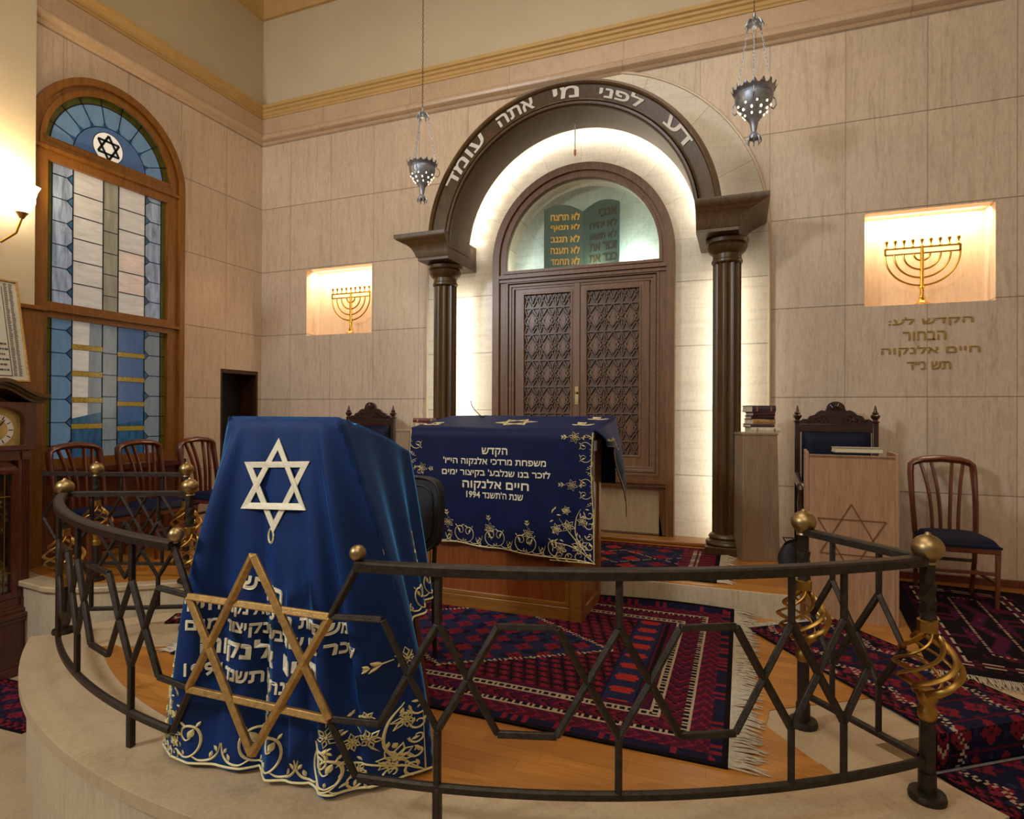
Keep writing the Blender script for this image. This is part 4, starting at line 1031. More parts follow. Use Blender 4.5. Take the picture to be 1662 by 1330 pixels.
dr = obj('door', MB().plate([[(y0+.105, .605), (y1-.105, .605), (y1-.105, 1.60)] + [(ym + (y1-.105-ym)*cos(a), 1.60+.075*sin(a)) for a in [PI*i/12 for i in range(13)]] + [(y0+.105, 1.60)], rect(y0+.14, y1-.14, .65, 1.58)[::-1]], lambda a, b, d: (d, a, b), X1-.05, X1+.004), M_clockwood, ck, world=True, bev=.003)
obj('door_glass', MB().box(X1-.03, X1-.026, y0+.13, y1-.13, .64, 1.59), M_glass, dr, world=True, smooth=0)
m = MB()
for k in (-1, 1): m.tube([(X1-.022, ym+k*.06, .65), (X1-.022, ym+k*.06, 1.58)], .004, 5)
for z in (.80, 1.40): m.tube([(X1-.022, y0+.14, z), (X1-.022, y1-.14, z)], .004, 5)
obj('brass_lines', m, M_brass, dr, world=True)
m = MB(); m.tube([(X1-.045, ym, .8), (X1-.045, ym, 1.55)], .006, 6).lathe([(.001, -.008), (.07, -.004), (.07, .004), (.001, .008)], (0, 0, 0), 20) if 0 else m.tube([(X1-.045, ym, .8), (X1-.045, ym, 1.55)], .006, 6)
m.plate([arcpts(ym, .86, .07, 0, 2*PI, 24)[:-1]], lambda a, b, d: (d, a, b), X1-.052, X1-.042)
obj('pendulum', m, M_brass2, ck, world=True)
hd = obj('hood', MB().plate([rect(y0-.015, y1+.015, 1.76, 2.14), [(y0+.07, 1.80), (y1-.07, 1.80), (y1-.07, 2.0)] + [(ym + (y1-.07-ym)*cos(a), 2.0+.10*sin(a)) for a in [PI*i/12 for i in range(13)]] + [(y0+.07, 2.0)]][:1] + [[(y0+.07, 1.80)] + [(y0+.07, 2.0)] + [(ym - (y1-.07-ym)*cos(a), 2.0+.10*sin(a)) for a in [PI*i/12 for i in range(1, 12)]] + [(y1-.07, 2.0), (y1-.07, 1.80)]], lambda a, b, d: (d, a, b), X1-.05, X1+.02).box(X0, X1-.05, y0-.015, y1+.015, 1.76, 2.14), M_clockwood, ck, world=True, bev=.004)
obj('dial', MB().plate([[(y0+.06, 1.79), (y1-.06, 1.79), (y1-.06, 2.0)] + [(ym + (y1-.06-ym)*cos(a), 2.0+.11*sin(a)) for a in [PI*i/12 for i in range(1, 12)]] + [(y0+.06, 2.0)]], lambda a, b, d: (d, a, b), X1-.049, X1-.04), plain('brass_dial', S(196, 168, 104), .4, .4, .2, 10), hd, world=True, smooth=0)
m = MB(); dc = (ym, 1.92)
m.plate([arcpts(*dc, .125, 0, 2*PI, 32)[:-1], arcpts(*dc, .085, 0, 2*PI, 32)[:-1][::-1]], lambda a, b, d: (d, a, b), X1-.04, X1-.036)
obj('chapter_ring', m, M_white, hd, world=True, smooth=0)
m = MB()
for k in range(12): a = PI*k/6; m.bar((X1-.035, dc[0]+.09*cos(a), dc[1]+.09*sin(a)), (X1-.035, dc[0]+.118*cos(a), dc[1]+.118*sin(a)), .006, .003, up=(1, 0, 0))
for a, l in ((.9, .10), (2.4, .07)): m.bar((X1-.033, *dc), (X1-.033, dc[0]+l*cos(a), dc[1]+l*sin(a)), .007, .003, up=(1, 0, 0))
obj('hands', m, M_black, hd, world=True, smooth=0)
m = MB()   # arched bonnet crest with upturned cornice tips
def crest(off, hh, proj):
    up_, lo = [], []
    for i in range(41):
        u = i/40*2-1; yy = ym + u*(.315+off*.2)
        zz = 2.13 + .115*(cos(PI*min(1, abs(u)*1.15))*.5+.5) + off
        up_.append((yy, zz+hh)); lo.append((yy, zz))
    m.plate([lo + up_[::-1]], lambda a, b, d: (d, a, b), X0, X1+proj)
crest(0, .03, .03); crest(.028, .022, .055); crest(.048, .03, .085)
obj('crest', m, M_darkwood, ck, world=True, smooth=30, bev=.004)

pf = thing('framed_print', (-5.40, 2.74, 2.27), 'framed pale printed sheet leaning against the wall on top of the clock', 'picture')
def pm(a, b, d):   # a across (y), b up the sheet; leaning back to the wall
    L = .85; t_ = b/L
    return (-5.33 - .175*t_ + d*.98, a, 2.298 + .81*t_ + d*.2)
obj('frame', MB().plate([rect(2.42, 3.065, 0, .86), rect(2.435, 3.05, .015, .845)[::-1]], pm, -.012, .012), M_goldpaint, pf, world=True, bev=.002)
obj('sheet', MB().plate([rect(2.434, 3.051, .014, .846)], pm, -.006, .0), plain('parchment', S(196, 188, 172), .7, 0, .06), pf, world=True, smooth=0)
m = MB(); rnd = random.Random(3)
def dash(a, b, w, h, mi): m.plate([rect(a, a+w, b, b+h)], pm, 0, .002, mi)
for col_ in range(2):
    for k in range(58):
        a0 = (2.96 if col_ == 0 else 2.995)
        dash(a0+rnd.random()*.004, .05+k*.0135, .018+.008*rnd.random(), .006, 0)
for r in range(16):
    a = 2.50
    while a < 2.92:
        w_ = .008+.02*rnd.random()
        if not (5 < r < 11): dash(a, .09+r*.043, w_, .014, 0)
        a += w_+.006
m.plate([rect(2.47, 2.945, .045, .052)], pm, 0, .002, 0); m.plate([rect(2.945, 2.950, .045, .80)], pm, 0, .002, 0)
for k in range(4):
    r = .05+.04*k
    m.plate([arcpts(2.72, .50, r, PI, 2*PI, 16) + arcpts(2.72, .50, r-.012, 2*PI, PI, 16)], pm, 0, .002, 1)
m.plate([rect(2.713, 2.727, .30, .50)], pm, 0, .002, 1)
obj('print', m, [plain('print_ink', S(70, 66, 62), .8), plain('print_rose', S(196, 140, 140), .8)], pf, world=True, smooth=0)

M_shade = emit('frosted_glass_lit', (1, .86, .64), 14)
wsx = thing('wall_sconce', (XC, 2.93, 3.55), 'brass wall lamp with glowing frosted tulip shades at the left edge', 'lamp')
obj('backplate', MB().lathe([(.06, -.09), (.075, -.06), (.075, .06), (.06, .09)], (XC+.01, 2.90, 3.50), 16, sx=.3), M_brass, wsx, world=True)
for y, x in ((3.055, XC+.17), (2.76, XC+.17)):
    a_ = obj('arm', MB().tube([(XC+.02, 2.90, 3.47), (XC+.08, 2.90+(y-2.90)*.4, 3.42), (XC+.15, 2.90+(y-2.90)*.8, 3.50), (x, y, 3.63)], .011, 8).lathe([(.014, 3.62), (.03, 3.65), (.045, 3.67), (.02, 3.675)], (x, y, 0), 14), M_brass, wsx, world=True)
    obj('shade', MB().lathe([(.03, 3.67), (.065, 3.70), (.085, 3.75), (.088, 3.80), (.10, 3.85), (.118, 3.885), (.112, 3.885), (.08, 3.80), (.03, 3.69)], (x, y, 0), 32, wob=.04, wn=8), M_shade, wsx, world=True)
    light('sconce_bulb', 'POINT', (x, y, 3.90), 20, (1, .78, .48), .05)
# ================================================================ EMBROIDERY HELPERS (strokes laid on a surface f(a, b, d))
def stroke(mb, pts, w, f, mi=0, h=.005, taper=True, prof=None):
    pts = [Vector((p[0], p[1], 0)) for p in pts]; n = len(pts); L = []; M = []; R = []
    for i, p in enumerate(pts):
        d = (pts[min(i+1, n-1)] - pts[max(i-1, 0)]).normalized(); nn = Vector((-d.y, d.x, 0)); t = i/(n-1)
        k = prof(t) if prof else ((.35+.65*sin(PI*min(1, max(0, t*.92+.04)))) if taper else 1)
        q = nn*(w/2*k); a, b = p+q, p-q
        L.append(f(a.x, a.y, .0005)); M.append(f(p.x, p.y, h)); R.append(f(b.x, b.y, .0005))
    fs = []
    for i in range(n-1):
        for o in (0, 1): fs.append((o*n+i, o*n+i+1, (o+1)*n+i+1, (o+1)*n+i))
    mb.add(L+M+R, fs, mi)
class Mo:   # motif placed at (x, z), turned and scaled
    def __init__(s, mb, f, x, z, sc, rot=0, flip=1, mi=0): s.mb, s.f, s.x, s.z, s.k, s.c, s.s, s.fl, s.mi = mb, f, x, z, sc, cos(rot), sin(rot), flip, mi
    def P(s, a, b): a *= s.fl; return (s.x + s.k*(a*s.c - b*s.s), s.z + s.k*(a*s.s + b*s.c))
    def st(s, pts, w=.06, **k):
        if 4 <= len(pts) < 12 and 'prof' not in k and k.get('taper', True):   # smooth curve through the points
            P = [Vector(p) for p in pts]; Q = [P[0]*2-P[1]] + P + [P[-1]*2-P[-2]]; out = []
            for i in range(1, len(Q)-2):
                a, b, c, d = Q[i-1:i+3]
                for j in range(4):
                    t = j/4; out.append(.5*((2*b)+(c-a)*t+(2*a-5*b+4*c-d)*t*t+(3*b-a-3*c+d)*t**3))
            pts = [(v[0], v[1]) for v in out] + [tuple(pts[-1])]
        stroke(s.mb, [s.P(*p) for p in pts], w*s.k, s.f, s.mi, **k)
    def leaf(s, x, y, ang, l, w=.12): s.st([(x+l*i/5*cos(ang), y+l*i/5*sin(ang)) for i in range(6)], w, prof=lambda t: max(.05, sin(PI*t)))
    def spiral(s, x, y, r, a0, turns, w=.07, k=1.):
        n = max(10, int(abs(turns)*14)); s.st([(x + r*(1-.82*i/n)*cos(a0+turns*2*PI*i/n), y + r*(1-.82*i/n)*sin(a0+turns*2*PI*i/n)) for i in range(n+1)], w, prof=lambda t: 1-.55*t)
    def flower(s, x, y, r, n=6, w=.055):
        for i in range(n):
            a = 2*PI*i/n+.26; b = .36
            s.st([(x+r*.22*cos(a), y+r*.22*sin(a)), (x+r*.62*cos(a-b), y+r*.62*sin(a-b)), (x+r*cos(a), y+r*sin(a)), (x+r*.62*cos(a+b), y+r*.62*sin(a+b)), (x+r*.22*cos(a), y+r*.22*sin(a))], w, taper=False)
        s.st([(x+r*.1*cos(q), y+r*.1*sin(q)) for q in [PI*i/3 for i in range(7)]], w*1.4, taper=False)
def sprig(mb, f, x, z, sc, rot=0):
    m = Mo(mb, f, x, z, sc, rot); m.flower(0, 0, .42); m.st([(0, .42), (.02, .6), (0, .95)], .06)
    m.leaf(.01, .58, .9, .28); m.leaf(.01, .58, PI-.9, .28); m.leaf(0, .78, 1.0, .22); m.leaf(0, .78, PI-1.0, .22)
    m.st([(0, -.42), (-.03, -.6), (.05, -.85)], .06); m.leaf(0, -.6, -.7, .22); m.leaf(-.01, -.55, PI+.7, .2)
def scroll(mb, f, x, z, sc, flip=1, rot=0):   # one curling tendril with a bud, sitting on a bracket
    m = Mo(mb, f, x, z, sc, rot, flip)
    m.st([(-.75, -.38), (-.5, -.5), (-.2, -.42), (0, -.2), (.06, .1), (-.05, .38), (-.28, .5), (-.48, .40), (-.52, .18), (-.38, .04), (-.22, .12)], .085)
    m.leaf(-.30, .10, 1.1, .34, .2); m.leaf(-.34, .46, 2.6, .32, .11); m.leaf(-.1, .45, .9, .22, .1)
    m.st([(-.2, -.42), (.05, -.55), (.4, -.5), (.62, -.28), (.7, .02)], .08); m.leaf(.35, -.46, 1.2, .22, .12); m.leaf(.58, -.26, 2.2, .2, .11); m.leaf(-.5, -.46, 1.8, .16, .1)
def corner(mb, f, x, z, w, h, flip=1):   # floral corner piece filling a w x h box; (x, z) is the outer lower corner, it grows inward and up
    rnd = random.Random(5); m = Mo(mb, f, x, z, w, 0, -flip); k = h/w
    for q in range(4): m.spiral(.13+.21*q, .10+.02*(q % 2), .12, -PI/2, .95, .035); m.spiral(.11, .30*k+.19*q*k, .11, 0, -.95, .035)
    m.st([(.02, .02), (.25, .22*k), (.42, .5*k), (.40, .8*k), (.30, .97*k)], .035); m.st([(.02, .02), (.35, .20*k), (.62, .30*k), (.95, .34*k)], .035); m.st([(.25, .22*k), (.55, .52*k), (.78, .78*k)], .03)
    m.flower(.32, .28*k, .19, 8, .024); m.flower(.58, .64*k, .15, 6, .024); m.flower(.84, .58*k, .13, 6, .024); m.flower(.74, .22*k, .13, 6, .024); m.flower(.27, .74*k, .12, 6, .022); m.flower(.62, .93*k, .10, 6, .022)
    for i in range(30):
        px, py = .06+.9*rnd.random(), (.06+.92*rnd.random())*k
        m.leaf(px, py, rnd.random()*6.28, .10, .045)
    m.st([(0, 0), (0, k)], .02, taper=False); m.st([(0, 0), (1, 0)], .02, taper=False)
def star_band(mb, f, c, r, w, rot=0, d=.004):
    for tri in hexagram(c, r, rot):
        inn = [(c[0]+(p[0]-c[0])*(1-2*w/r), c[1]+(p[1]-c[1])*(1-2*w/r)) for p in tri]
        mb.plate([tri, inn[::-1]], f, 0, d)
def sub(pts, k=3): return [(a[0]+(b[0]-a[0])*i/k, a[1]+(b[1]-a[1])*i/k) for a, b in zip(pts, pts[1:]) for i in range(k)] + [pts[-1]]
def interp(tab, t):
    for (a, va), (b, vb) in zip(tab, tab[1:]):
        if t <= b: q = (t-a)/(b-a); return va + (vb-va)*max(0, q)
    return tab[-1][1]

# ================================================================ CLOTH ON THE READING TABLE
tc = thing('table_cloth', (-1.58, 4.1, 2.0), 'dark blue velvet cloth with gold border and five-line Hebrew inscription draped over the table', 'cloth')
def xl(z): return interp([(1.15, -2.085), (1.3, -2.12), (1.5, -2.215), (1.75, -2.265), (1.97, -2.245)], z)
def xr(z): return interp([(1.05, -.885), (1.4, -.89), (1.7, -.905), (1.97, -.89)], z)
def zt_(y): return 1.957 + (y-3.765)*.128
def tfront(x, z, d):
    t = max(0, (1.957-z)/.85)
    return (x, 3.768 - .012*t*sin(9*x+1) - .010*t*sin(21*x) + .02*t - d, z)
def zhem(x): return 1.164 - .071*(x+2.085)/1.2 + .004*sin(16*x)
m = MB()
def gf(u, v):
    z0 = 1.957; zz = z0; x = xl(z0)+(xr(z0)-xl(z0))*u
    zb = zhem(x); z = z0 + (zb-z0)*v; x = xl(z)+(xr(z)-xl(z))*u
    p = tfront(x, z, 0)
    if v < .06: p = (p[0], p[1]+.02*(1-v/.06)**2, z-.0)
    return p
m.grid(60, 40, gf)
def gt(u, v):
    x = xl(1.957)+(xr(1.957)-xl(1.957))*u; y = 3.788+.65*v
    return (x, y, zt_(y)+.004 - (.012*(1-min(1, v/.04))) + .003*sin(7*x+9*y)) if v > 0 else gf(u, 0)
m.grid(60, 20, gt)
def gr(u, v):   # right flap: short in front, long at the rear corner
    y = 3.788+.65*u; zh = interp([(0, 1.86), (.25, 1.845), (.5, 1.78), (.75, 1.55), (1, 1.30)], u); z0 = zt_(y)+.004; z = z0+(zh-z0)*v
    return (xr(1.957) + (.075*sin(PI/2*min(1, v*1.3)) + .02*sin(9*u)*v), y+.01*v, z)
m.grid(24, 14, gr)
def gl(u, v):
    y = 3.788+.65*u; z0 = zt_(y)+.004; z = z0 - (.55+.2*u)*v
    return (xl(1.957) - .05*v + .03*sin(8*u)*v, y, z)
m.grid(20, 14, gl)
m.grid(40, 10, lambda u, v: (xl(1.957)+(xr(1.957)-xl(1.957))*u, 4.438+.02*v+.01*sin(14*u)*v, zt_(4.438)+.004-.5*v))
cl = obj('cloth', m, M_velvetd, tc, world=True, smooth=60, weld=.004, solid=.004)
m = MB()
for t, x0, x1, zc, h, b in (('הקדש', -1.68, -1.49, 1.802, .062, .03), ("משפחת מרדכי אלנקוה הי״ו'", -1.975, -1.215, 1.734, .062, .028), ("לזכר בנו שנלבע' בקיצור ימים", -1.985, -1.185, 1.655, .060, .028), ('חיים אלנקוה', -1.83, -1.335, 1.573, .080, .034), ("שנת ה'תשנד 1994", -1.80, -1.375, 1.506, .048, .025)):
    m = MB(); put_text(m, t, (lambda u, v, d, x0=x0, x1=x1, zc=zc, h=h: tfront(x0+(x1-x0)*u, zc-h/2+h*v, d)), .001, .006, bold=b*.35, boldy=b)
    o = obj('lettering', m, M_thread2, tc, world=True, smooth=0); o['label'] = 'cream embroidered Hebrew lettering'
m = MB()
for x, z, r in ((-1.02, 1.915, -PI/2+PI), (-1.04, 1.602, -PI/2+PI), (-2.15, 1.675, -PI/2), (-1.94, 1.30, .15), (-1.63, 1.275, .1), (-1.34, 1.262, .12)): sprig(m, tfront, x, z, .095, r)
for i in range(4): scroll(m, tfront, -1.985+.23*i, zhem(-1.985+.23*i)+.075, .105, 1); scroll(m, tfront, -1.885+.23*i, zhem(-1.885+.23*i)+.07, .105, -1)
corner(m, tfront, -.892, 1.100, .30, .36)
for i, z in enumerate((1.52, 1.64, 1.76, 1.88)): scroll(m, tfront, -.945, z, .075, 1 if i % 2 else -1, PI/2)
for i, z in enumerate((1.40, 1.54, 1.68, 1.82)): scroll(m, tfront, xl(z)+.055, z, .085, 1 if i % 2 else -1, -PI/2)
for i in range(5): Mo(m, tfront, xl(1.25+.05*i)+.03, 1.22+.045*i, .05).leaf(0, 0, 1+i, .6, .3)
stroke(m, [(xl(zhem(-2.08)) + (xr(1.1)-xl(1.16))*i/40, zhem(-2.085+1.2*i/40)+.008) for i in range(41)], .012, tfront, taper=False)
stroke(m, [(xr(1.10+.85*i/30)-.008, 1.10+.85*i/30) for i in range(31)], .010, tfront, taper=False)
stroke(m, [(xl(1.17+.78*i/30)+.008, 1.17+.78*i/30) for i in range(31)], .010, tfront, taper=False)
def tside(a, b, d):   # a along y 0..1, b = drop 0..1
    p = gr(a, b); return (p[0]+d+.003, p[1], p[2])
for i in range(5): scroll(m, tside, .08+.13*i, .62-.03*i, .085 if 0 else .10, 1 if i % 2 else -1, PI)
stroke(m, [(i/30, .97) for i in range(31)], .02, tside, taper=False)
star_band(m, lambda a, b, d: (a, b, zt_(b)+.007+d), (-1.54, 4.07), .155, .017, .3)
scroll(m, lambda a, b, d: (a, b, zt_(b)+.008+d), -1.02, 4.02, .10); scroll(m, lambda a, b, d: (a, b, zt_(b)+.008+d), -.98, 4.30, .10); scroll(m, lambda a, b, d: (a, b, zt_(b)+.008+d), -2.16, 3.95, .10, -1)
obj('embroidery', m, M_thread, tc, world=True, smooth=60, fix=False)
t = thing('microphone_wire', (-1.97, 4.33, zt_(4.33)), 'thin black bent wire rising from the back left of the blue-clothed table', 'wire')
obj('wire', MB().tube([(-1.93, 4.33, zt_(4.33)+.006), (-1.955, 4.33, 2.06), (-1.99, 4.33, 2.09), (-2.02, 4.33, 2.13), (-2.03, 4.33, 2.17)], .0035, 6).lathe([(.02, 0), (.02, .012), (.006, .016)], (-1.93, 4.33, zt_(4.33)+.004), 12), M_black, t, world=True)

# ================================================================ DRAPED CLOTH ON THE FRONT LECTERN
lc = thing('lectern_cloth', (-1.745, 2.17, 2.0), 'bright blue velvet cloth with a large cream six-pointed star, draped to the floor in front', 'cloth')
HEM = [(-1, (-2.25, 1.93)), (-.88, (-2.225, 1.785)), (-.76, (-2.12, 1.735)), (-.62, (-2.016, 1.722)), (-.46, (-1.90, 1.735)), (-.33, (-1.80, 1.765)), (-.22, (-1.745, 1.80)), (-.08, (-1.654, 1.745)), (.06, (-1.575, 1.765)), (.22, (-1.495, 1.792)), (.36, (-1.42, 1.752)), (.48, (-1.365, 1.757)), (.62, (-1.285, 1.84)), (.80, (-1.20, 1.93)), (1, (-1.12, 2.05))]
def sm(a, b, t): t = max(0, min(1, (t-a)/(b-a))); return t*t*(3-2*t)
def hem(q):
    for (a, A), (b, B) in zip(HEM, HEM[1:]):
        if q <= b: t = (q-a)/(b-a); t = t*.5 + sm(0, 1, t)*.5; return A[0]+(B[0]-A[0])*t, A[1]+(B[1]-A[1])*t
    return HEM[-1][1]
ZT0 = 2.055; ZH0 = ZB+.012
def LF(q, t):
    g = 1-(1-t)**1.45; hx, hy = hem(q)
    x = -1.745+.275*q + (hx-(-1.745+.275*q))*g; e = t**1.25
    y = 1.915 + (hy-1.915)*(t**.85)
    y += .03*sin(PI*t)*cos(q*PI*2.0+.6)*t - .065*sin(PI*min(1, t*1.05))**.8*math.exp(-((abs(q)-.72)/.11)**2) - .04*sin(PI*t**.8)*math.exp(-((q-.12)/.08)**2)*sm(.3, .7, t) + .62*sum(a_*math.exp(-((q-c_-dr_*t)/w_)**2)*sm(s_, .8, t)*(1-.6*t**4) for a_, c_, w_, s_, dr_ in ((.085, -.56, .085, .10, .08), (.06, -.24, .07, .40, .04), (.05, .0, .06, .5, .03), (.065, .30, .075, .30, .0), (.10, .56, .085, .06, -.02), (.06, .88, .06, .2, -.04)))
    return x, y, ZT0 + (ZH0-ZT0)*t + .02*e*(.5+.5*sin(q*9+1))*(t > .5)*(t-.5)
def lfront(x, z, d):
    t = max(0, min(1, (ZT0-z)/(ZT0-ZH0))); lo, hi = -1, 1
    for _ in range(24):
        mid = (lo+hi)/2
        if LF(mid, t)[0] < x: lo = mid
        else: hi = mid
    p = LF((lo+hi)/2, t); q = LF(min(1, (lo+hi)/2+.03), t); r = LF(max(-1, (lo+hi)/2-.03), t)
    n = Vector((q[1]-r[1], -(q[0]-r[0]), 0)).normalized()
    return (p[0]+n.x*(d+.003), p[1]+n.y*(d+.003), z)
def side(s):
    def f(u, v):   # u 0 front edge .. 1 rear edge; v drop
        zt = ZT0 - .165*u; zh = ZH0 + (1.205-ZH0)*sm(0, .32, u); z = zt+(zh-zt)*v
        t = min(1, max(0, (ZT0-z)/(ZT0-ZH0))); a = LF(s, t)
        g = 1-(1-t)**1.45
        bx, by = -1.745+s*(.255+.15*g), 2.44+.05*t
        k = u**.8
        return (a[0]*(1-k)+bx*k + s*.045*t*min(1, 5*u)*sin(u*13+2.2*t), a[1]*(1-k)+by*k, z)
    return f
m = MB()
m.grid(110, 60, lambda u, v: (lambda p: (p[0], p[1]+.02*max(0, 1-v/.025)**2, p[2]-.0))(LF(2*u-1, v)))
for s in (1, -1): m.grid(30, 40, side(s))
def ltop(u, v):
    y = 1.935+.505*v; x = -1.745+.275*(2*u-1)
    if v == 0: p = LF(2*u-1, 0); return (p[0], p[1]+.02, p[2])
    return (x, y, ZT0-.165*v+.006*sin(PI*v))
m.grid(24, 12, ltop)
m.grid(24, 10, lambda u, v: (-1.745+.28*(2*u-1)*(1+.2*v), 2.44+.02*v+.02*v*sin(12*u), ZT0-.165-.42*v))
obj('cloth', m, M_velvet, lc, world=True, smooth=70, weld=.006, solid=.004)
m = MB(); star_band(m, lfront, (-1.728, 1.785), .186, .0235, -.04)
o = obj('star', m, M_thread2, lc, world=True, smooth=0); o['label'] = 'large cream appliqué six-pointed star'
Mo(m := MB(), lfront, -1.738, 1.585, .035).st([(.5*cos(a), .8*sin(a)) for a in [2*PI*i/12 for i in range(13)]], .3, taper=False)
obj('pendant', m, [M_thread], lc, world=True, fix=False)
m = MB()
for t, x0, x1, zc, h, b in (('הקדש', -1.845, -1.655, 1.372, .072, .03), ("משפחת מרדכי אלנקוה הי״ו'", -2.04, -1.375, 1.287, .062, .028), ("לזכר בנו שנלבע' בקיצור ימים", -2.03, -1.325, 1.213, .062, .028), ('חיים אלנקוה', -1.99, -1.46, 1.125, .092, .034), ("שנת ה'תשנד 1994", -2.03, -1.58, 1.043, .052, .025)):
    m = MB(); put_text(m, t, (lambda u, v, d, x0=x0, x1=x1, zc=zc, h=h: lfront(x0+(x1-x0)*u, zc-h/2+h*v + .05*(.5-u), d)), .0, .006, bold=b*.6, boldy=b*1.3)
    o = obj('lettering', m, M_thread2, lc, world=True, smooth=0); o['label'] = 'cream embroidered Hebrew lettering'
m = MB()
sprig(m, lfront, -2.165, 1.08, .085, -PI/2); sprig(m, lfront, -1.205, 1.13, .10, PI/2); sprig(m, lfront, -1.715, .94, .075, 0); sprig(m, lfront, -1.40, .90, .085, .1)
for x, fl in ((-1.98, 1), (-1.80, -1), (-1.62, 1), (-1.46, -1)): scroll(m, lfront, x, .785, .125, fl)
scroll(m, lfront, -1.36, .765, .11, 1)
corner(m, lfront, -1.135, .705, .24, .27, 1); corner(m, lfront, -2.235, .705, .19, .30, -1)
stroke(m, [(hem(-1+2*i/80)[0], ZH0+.012) for i in range(81)], .010, lfront, taper=False)
def lside(u, b, d):   # u along the side, b metres above the hem
    f = side(1); zt = ZT0-.165*u; zh = ZH0+(1.205-ZH0)*sm(0, .32, u); v = 1-b/(zt-zh); p = f(u, v); return (p[0]+.003+d, p[1]-.002-d*.3, p[2])
def lsw(a, b, d): return lside(a/.5, b, d)
for i in range(3): scroll(m, lsw, .20+.12*i, .075, .085, 1 if i % 2 else -1)
stroke(m, [(.14+.36*i/30, .010) for i in range(31)], .010, lsw, taper=False)
sprig(m, lsw, .30, .27, .08, 0)
obj('embroidery', m, M_thread, lc, world=True, smooth=60, fix=False)
# ================================================================ RUGS
PAL = [plain('wool_'+n, S(*c), .95, 0, .3, 90, .5, .1) for n, c in (('navy', (27, 25, 46)), ('maroon', (76, 20, 38)), ('red', (114, 30, 42)), ('cream', (168, 148, 122)), ('black', (20, 13, 17)), ('purple', (66, 20, 48)), ('blue', (38, 38, 68)), ('orange', (156, 46, 38)))]
M_fringe = plain('wool_fringe', S(176, 162, 138), .95, 0, .2, 50)
NAVY, MAR, RED, CRM, BLK, PUR, BLU, ORG = range(8)
def hsh(i, j): return (math.sin(i*12.9898+j*78.233)*43758.5453) % 1
def chain(s, d, w, period=.034):   # cream chain border: s along, d across (0..w)
    if d < .010 or d > w-.010: return CRM
    return BLK if (s % period) < period*.62 else CRM
def blossom(x, y, r):   # stepped eight-petal flower
    ax, ay = abs(x)/r, abs(y)/r
    if ax < .16 and ay < .16: return 2
    return 1 if (ax+ay < .95 and not (abs(ax-ay) < .10 and ax+ay > .55)) and max(ax, ay) < .9 else 0
def pat_big(x, y, L, Wd):
    dx, dy = min(x, L-x), min(y, Wd-y); d = min(dx, dy); s = x if dy < dx else y
    if d < .025: return BLK
    if d < .075: return (RED if hsh(int(s/.05), 1) > .55 and (s % .05) > .02 else NAVY)
    if d < .16: q = (s*1.0 + abs(d-.118)*1.2) % .075; return RED if q < .022 else (PUR if q < .045 else MAR)
    if d < .205: return chain(s, d-.16, .045)
    if d < .30: q = (s - abs(d-.25)*1.4) % .085; return RED if q < .02 else (BLK if q < .032 else MAR if hsh(int(s/.085), 3) > .3 else PUR)
    if d < .345: return chain(s, d-.30, .045)
    if d < .385: return PUR if d < .37 else MAR
    dd = L-x if x > L/2 else x
    if dd < .43: return MAR if dd > .41 else BLK
    if dd < .60:
        k = y % .145-.0725; e = abs(dd-.515)
        return ORG if abs(k) < .033-.02*(e > .05) and e < .065 else (BLU if e < .075 else NAVY)
    xm, ym = L/2, Wd/2; u = abs(x-xm); v = abs(y-ym)
    zz = (L/2-.66-u) - v*1.55
    zz += .012*(1 if (u % .024) < .012 else -1)
    if abs(zz) < .012: return CRM
    if zz > 0:
        i = int(x/.16); xx = x % .16-.08; yy = (y+.07*(i % 2)) % .14-.07
        b = blossom(xx, yy, .062)
        if b: return RED if b == 1 else MAR
        return BLU if hsh(int(x/.05), int(y/.05)) > .35 else NAVY
    xx = (x + y*.35) % .074-.037; yy = y % .062-.031
    return RED if abs(xx)/.026+abs(yy)/.024 < 1 else (BLK if abs(xx) > .030 or abs(yy) > .026 else (MAR if hsh(int(x/.2), int(y/.2)) > .3 else PUR))
def pat_runner(x, y, L, Wd):   # x along the runner
    d = min(y, Wd-y)
    if d < .012: return BLK
    if d < .075: q = (x+abs(d-.045)*1.5) % .07; return RED if q < .026 else (MAR if q < .045 else (CRM if hsh(int(x/.07), 7) > .92 else BLK))
    if d < .09: return NAVY
    yc = y-Wd/2; k = x % .46; t = abs(k-.23)
    zig = .225-abs(t-.115)*.5 + .012*(1 if (k % .03) < .015 else -1)
    if abs(abs(yc)-zig) < .009: return CRM
    i = int(x/.155); xx = x % .155-.0775; yy = (yc+.11+.085*(i % 2)) % .17-.085
    b = blossom(xx, yy, .068)
    if b: return RED if b == 1 else PUR
    if abs(xx) > .07 and hsh(i, 3) > .4: return MAR
    return (NAVY if abs(yc) < zig else BLK) if hsh(int(x/.03), int(y/.03)) > .12 else (MAR if hsh(int(x/.03), 5) > .5 else BLU)
def pat_dark(x, y, L, Wd):
    dx, dy = min(x, L-x), min(y, Wd-y); d = min(dx, dy); s = x if dy < dx else y
    if d < .12: return BLK if d < .09 else (MAR if (s % .06) < .03 else BLK)
    if abs(d-.15) < .006 or abs(d-.20) < .006: return CRM if (s % .018) < .012 else BLK
    if d < .30: return (MAR if (s % .12) < .05 else PUR) if .16 < d < .19 else (MAR if hsh(int(s/.05), 2) > .75 else BLK)
    if abs(d-.36) < .007: return CRM if (s % .028) < .012 else MAR
    q = (y*1.0+.35*abs((x % .5)-.25)) % .15
    return (MAR if hsh(int(x/.08), int(y/.03)) > .3 else PUR) if q < .035 else (RED if q < .045 and hsh(int(x/.06), int(y/.06)) > .75 else (PUR if q < .075 else BLK))
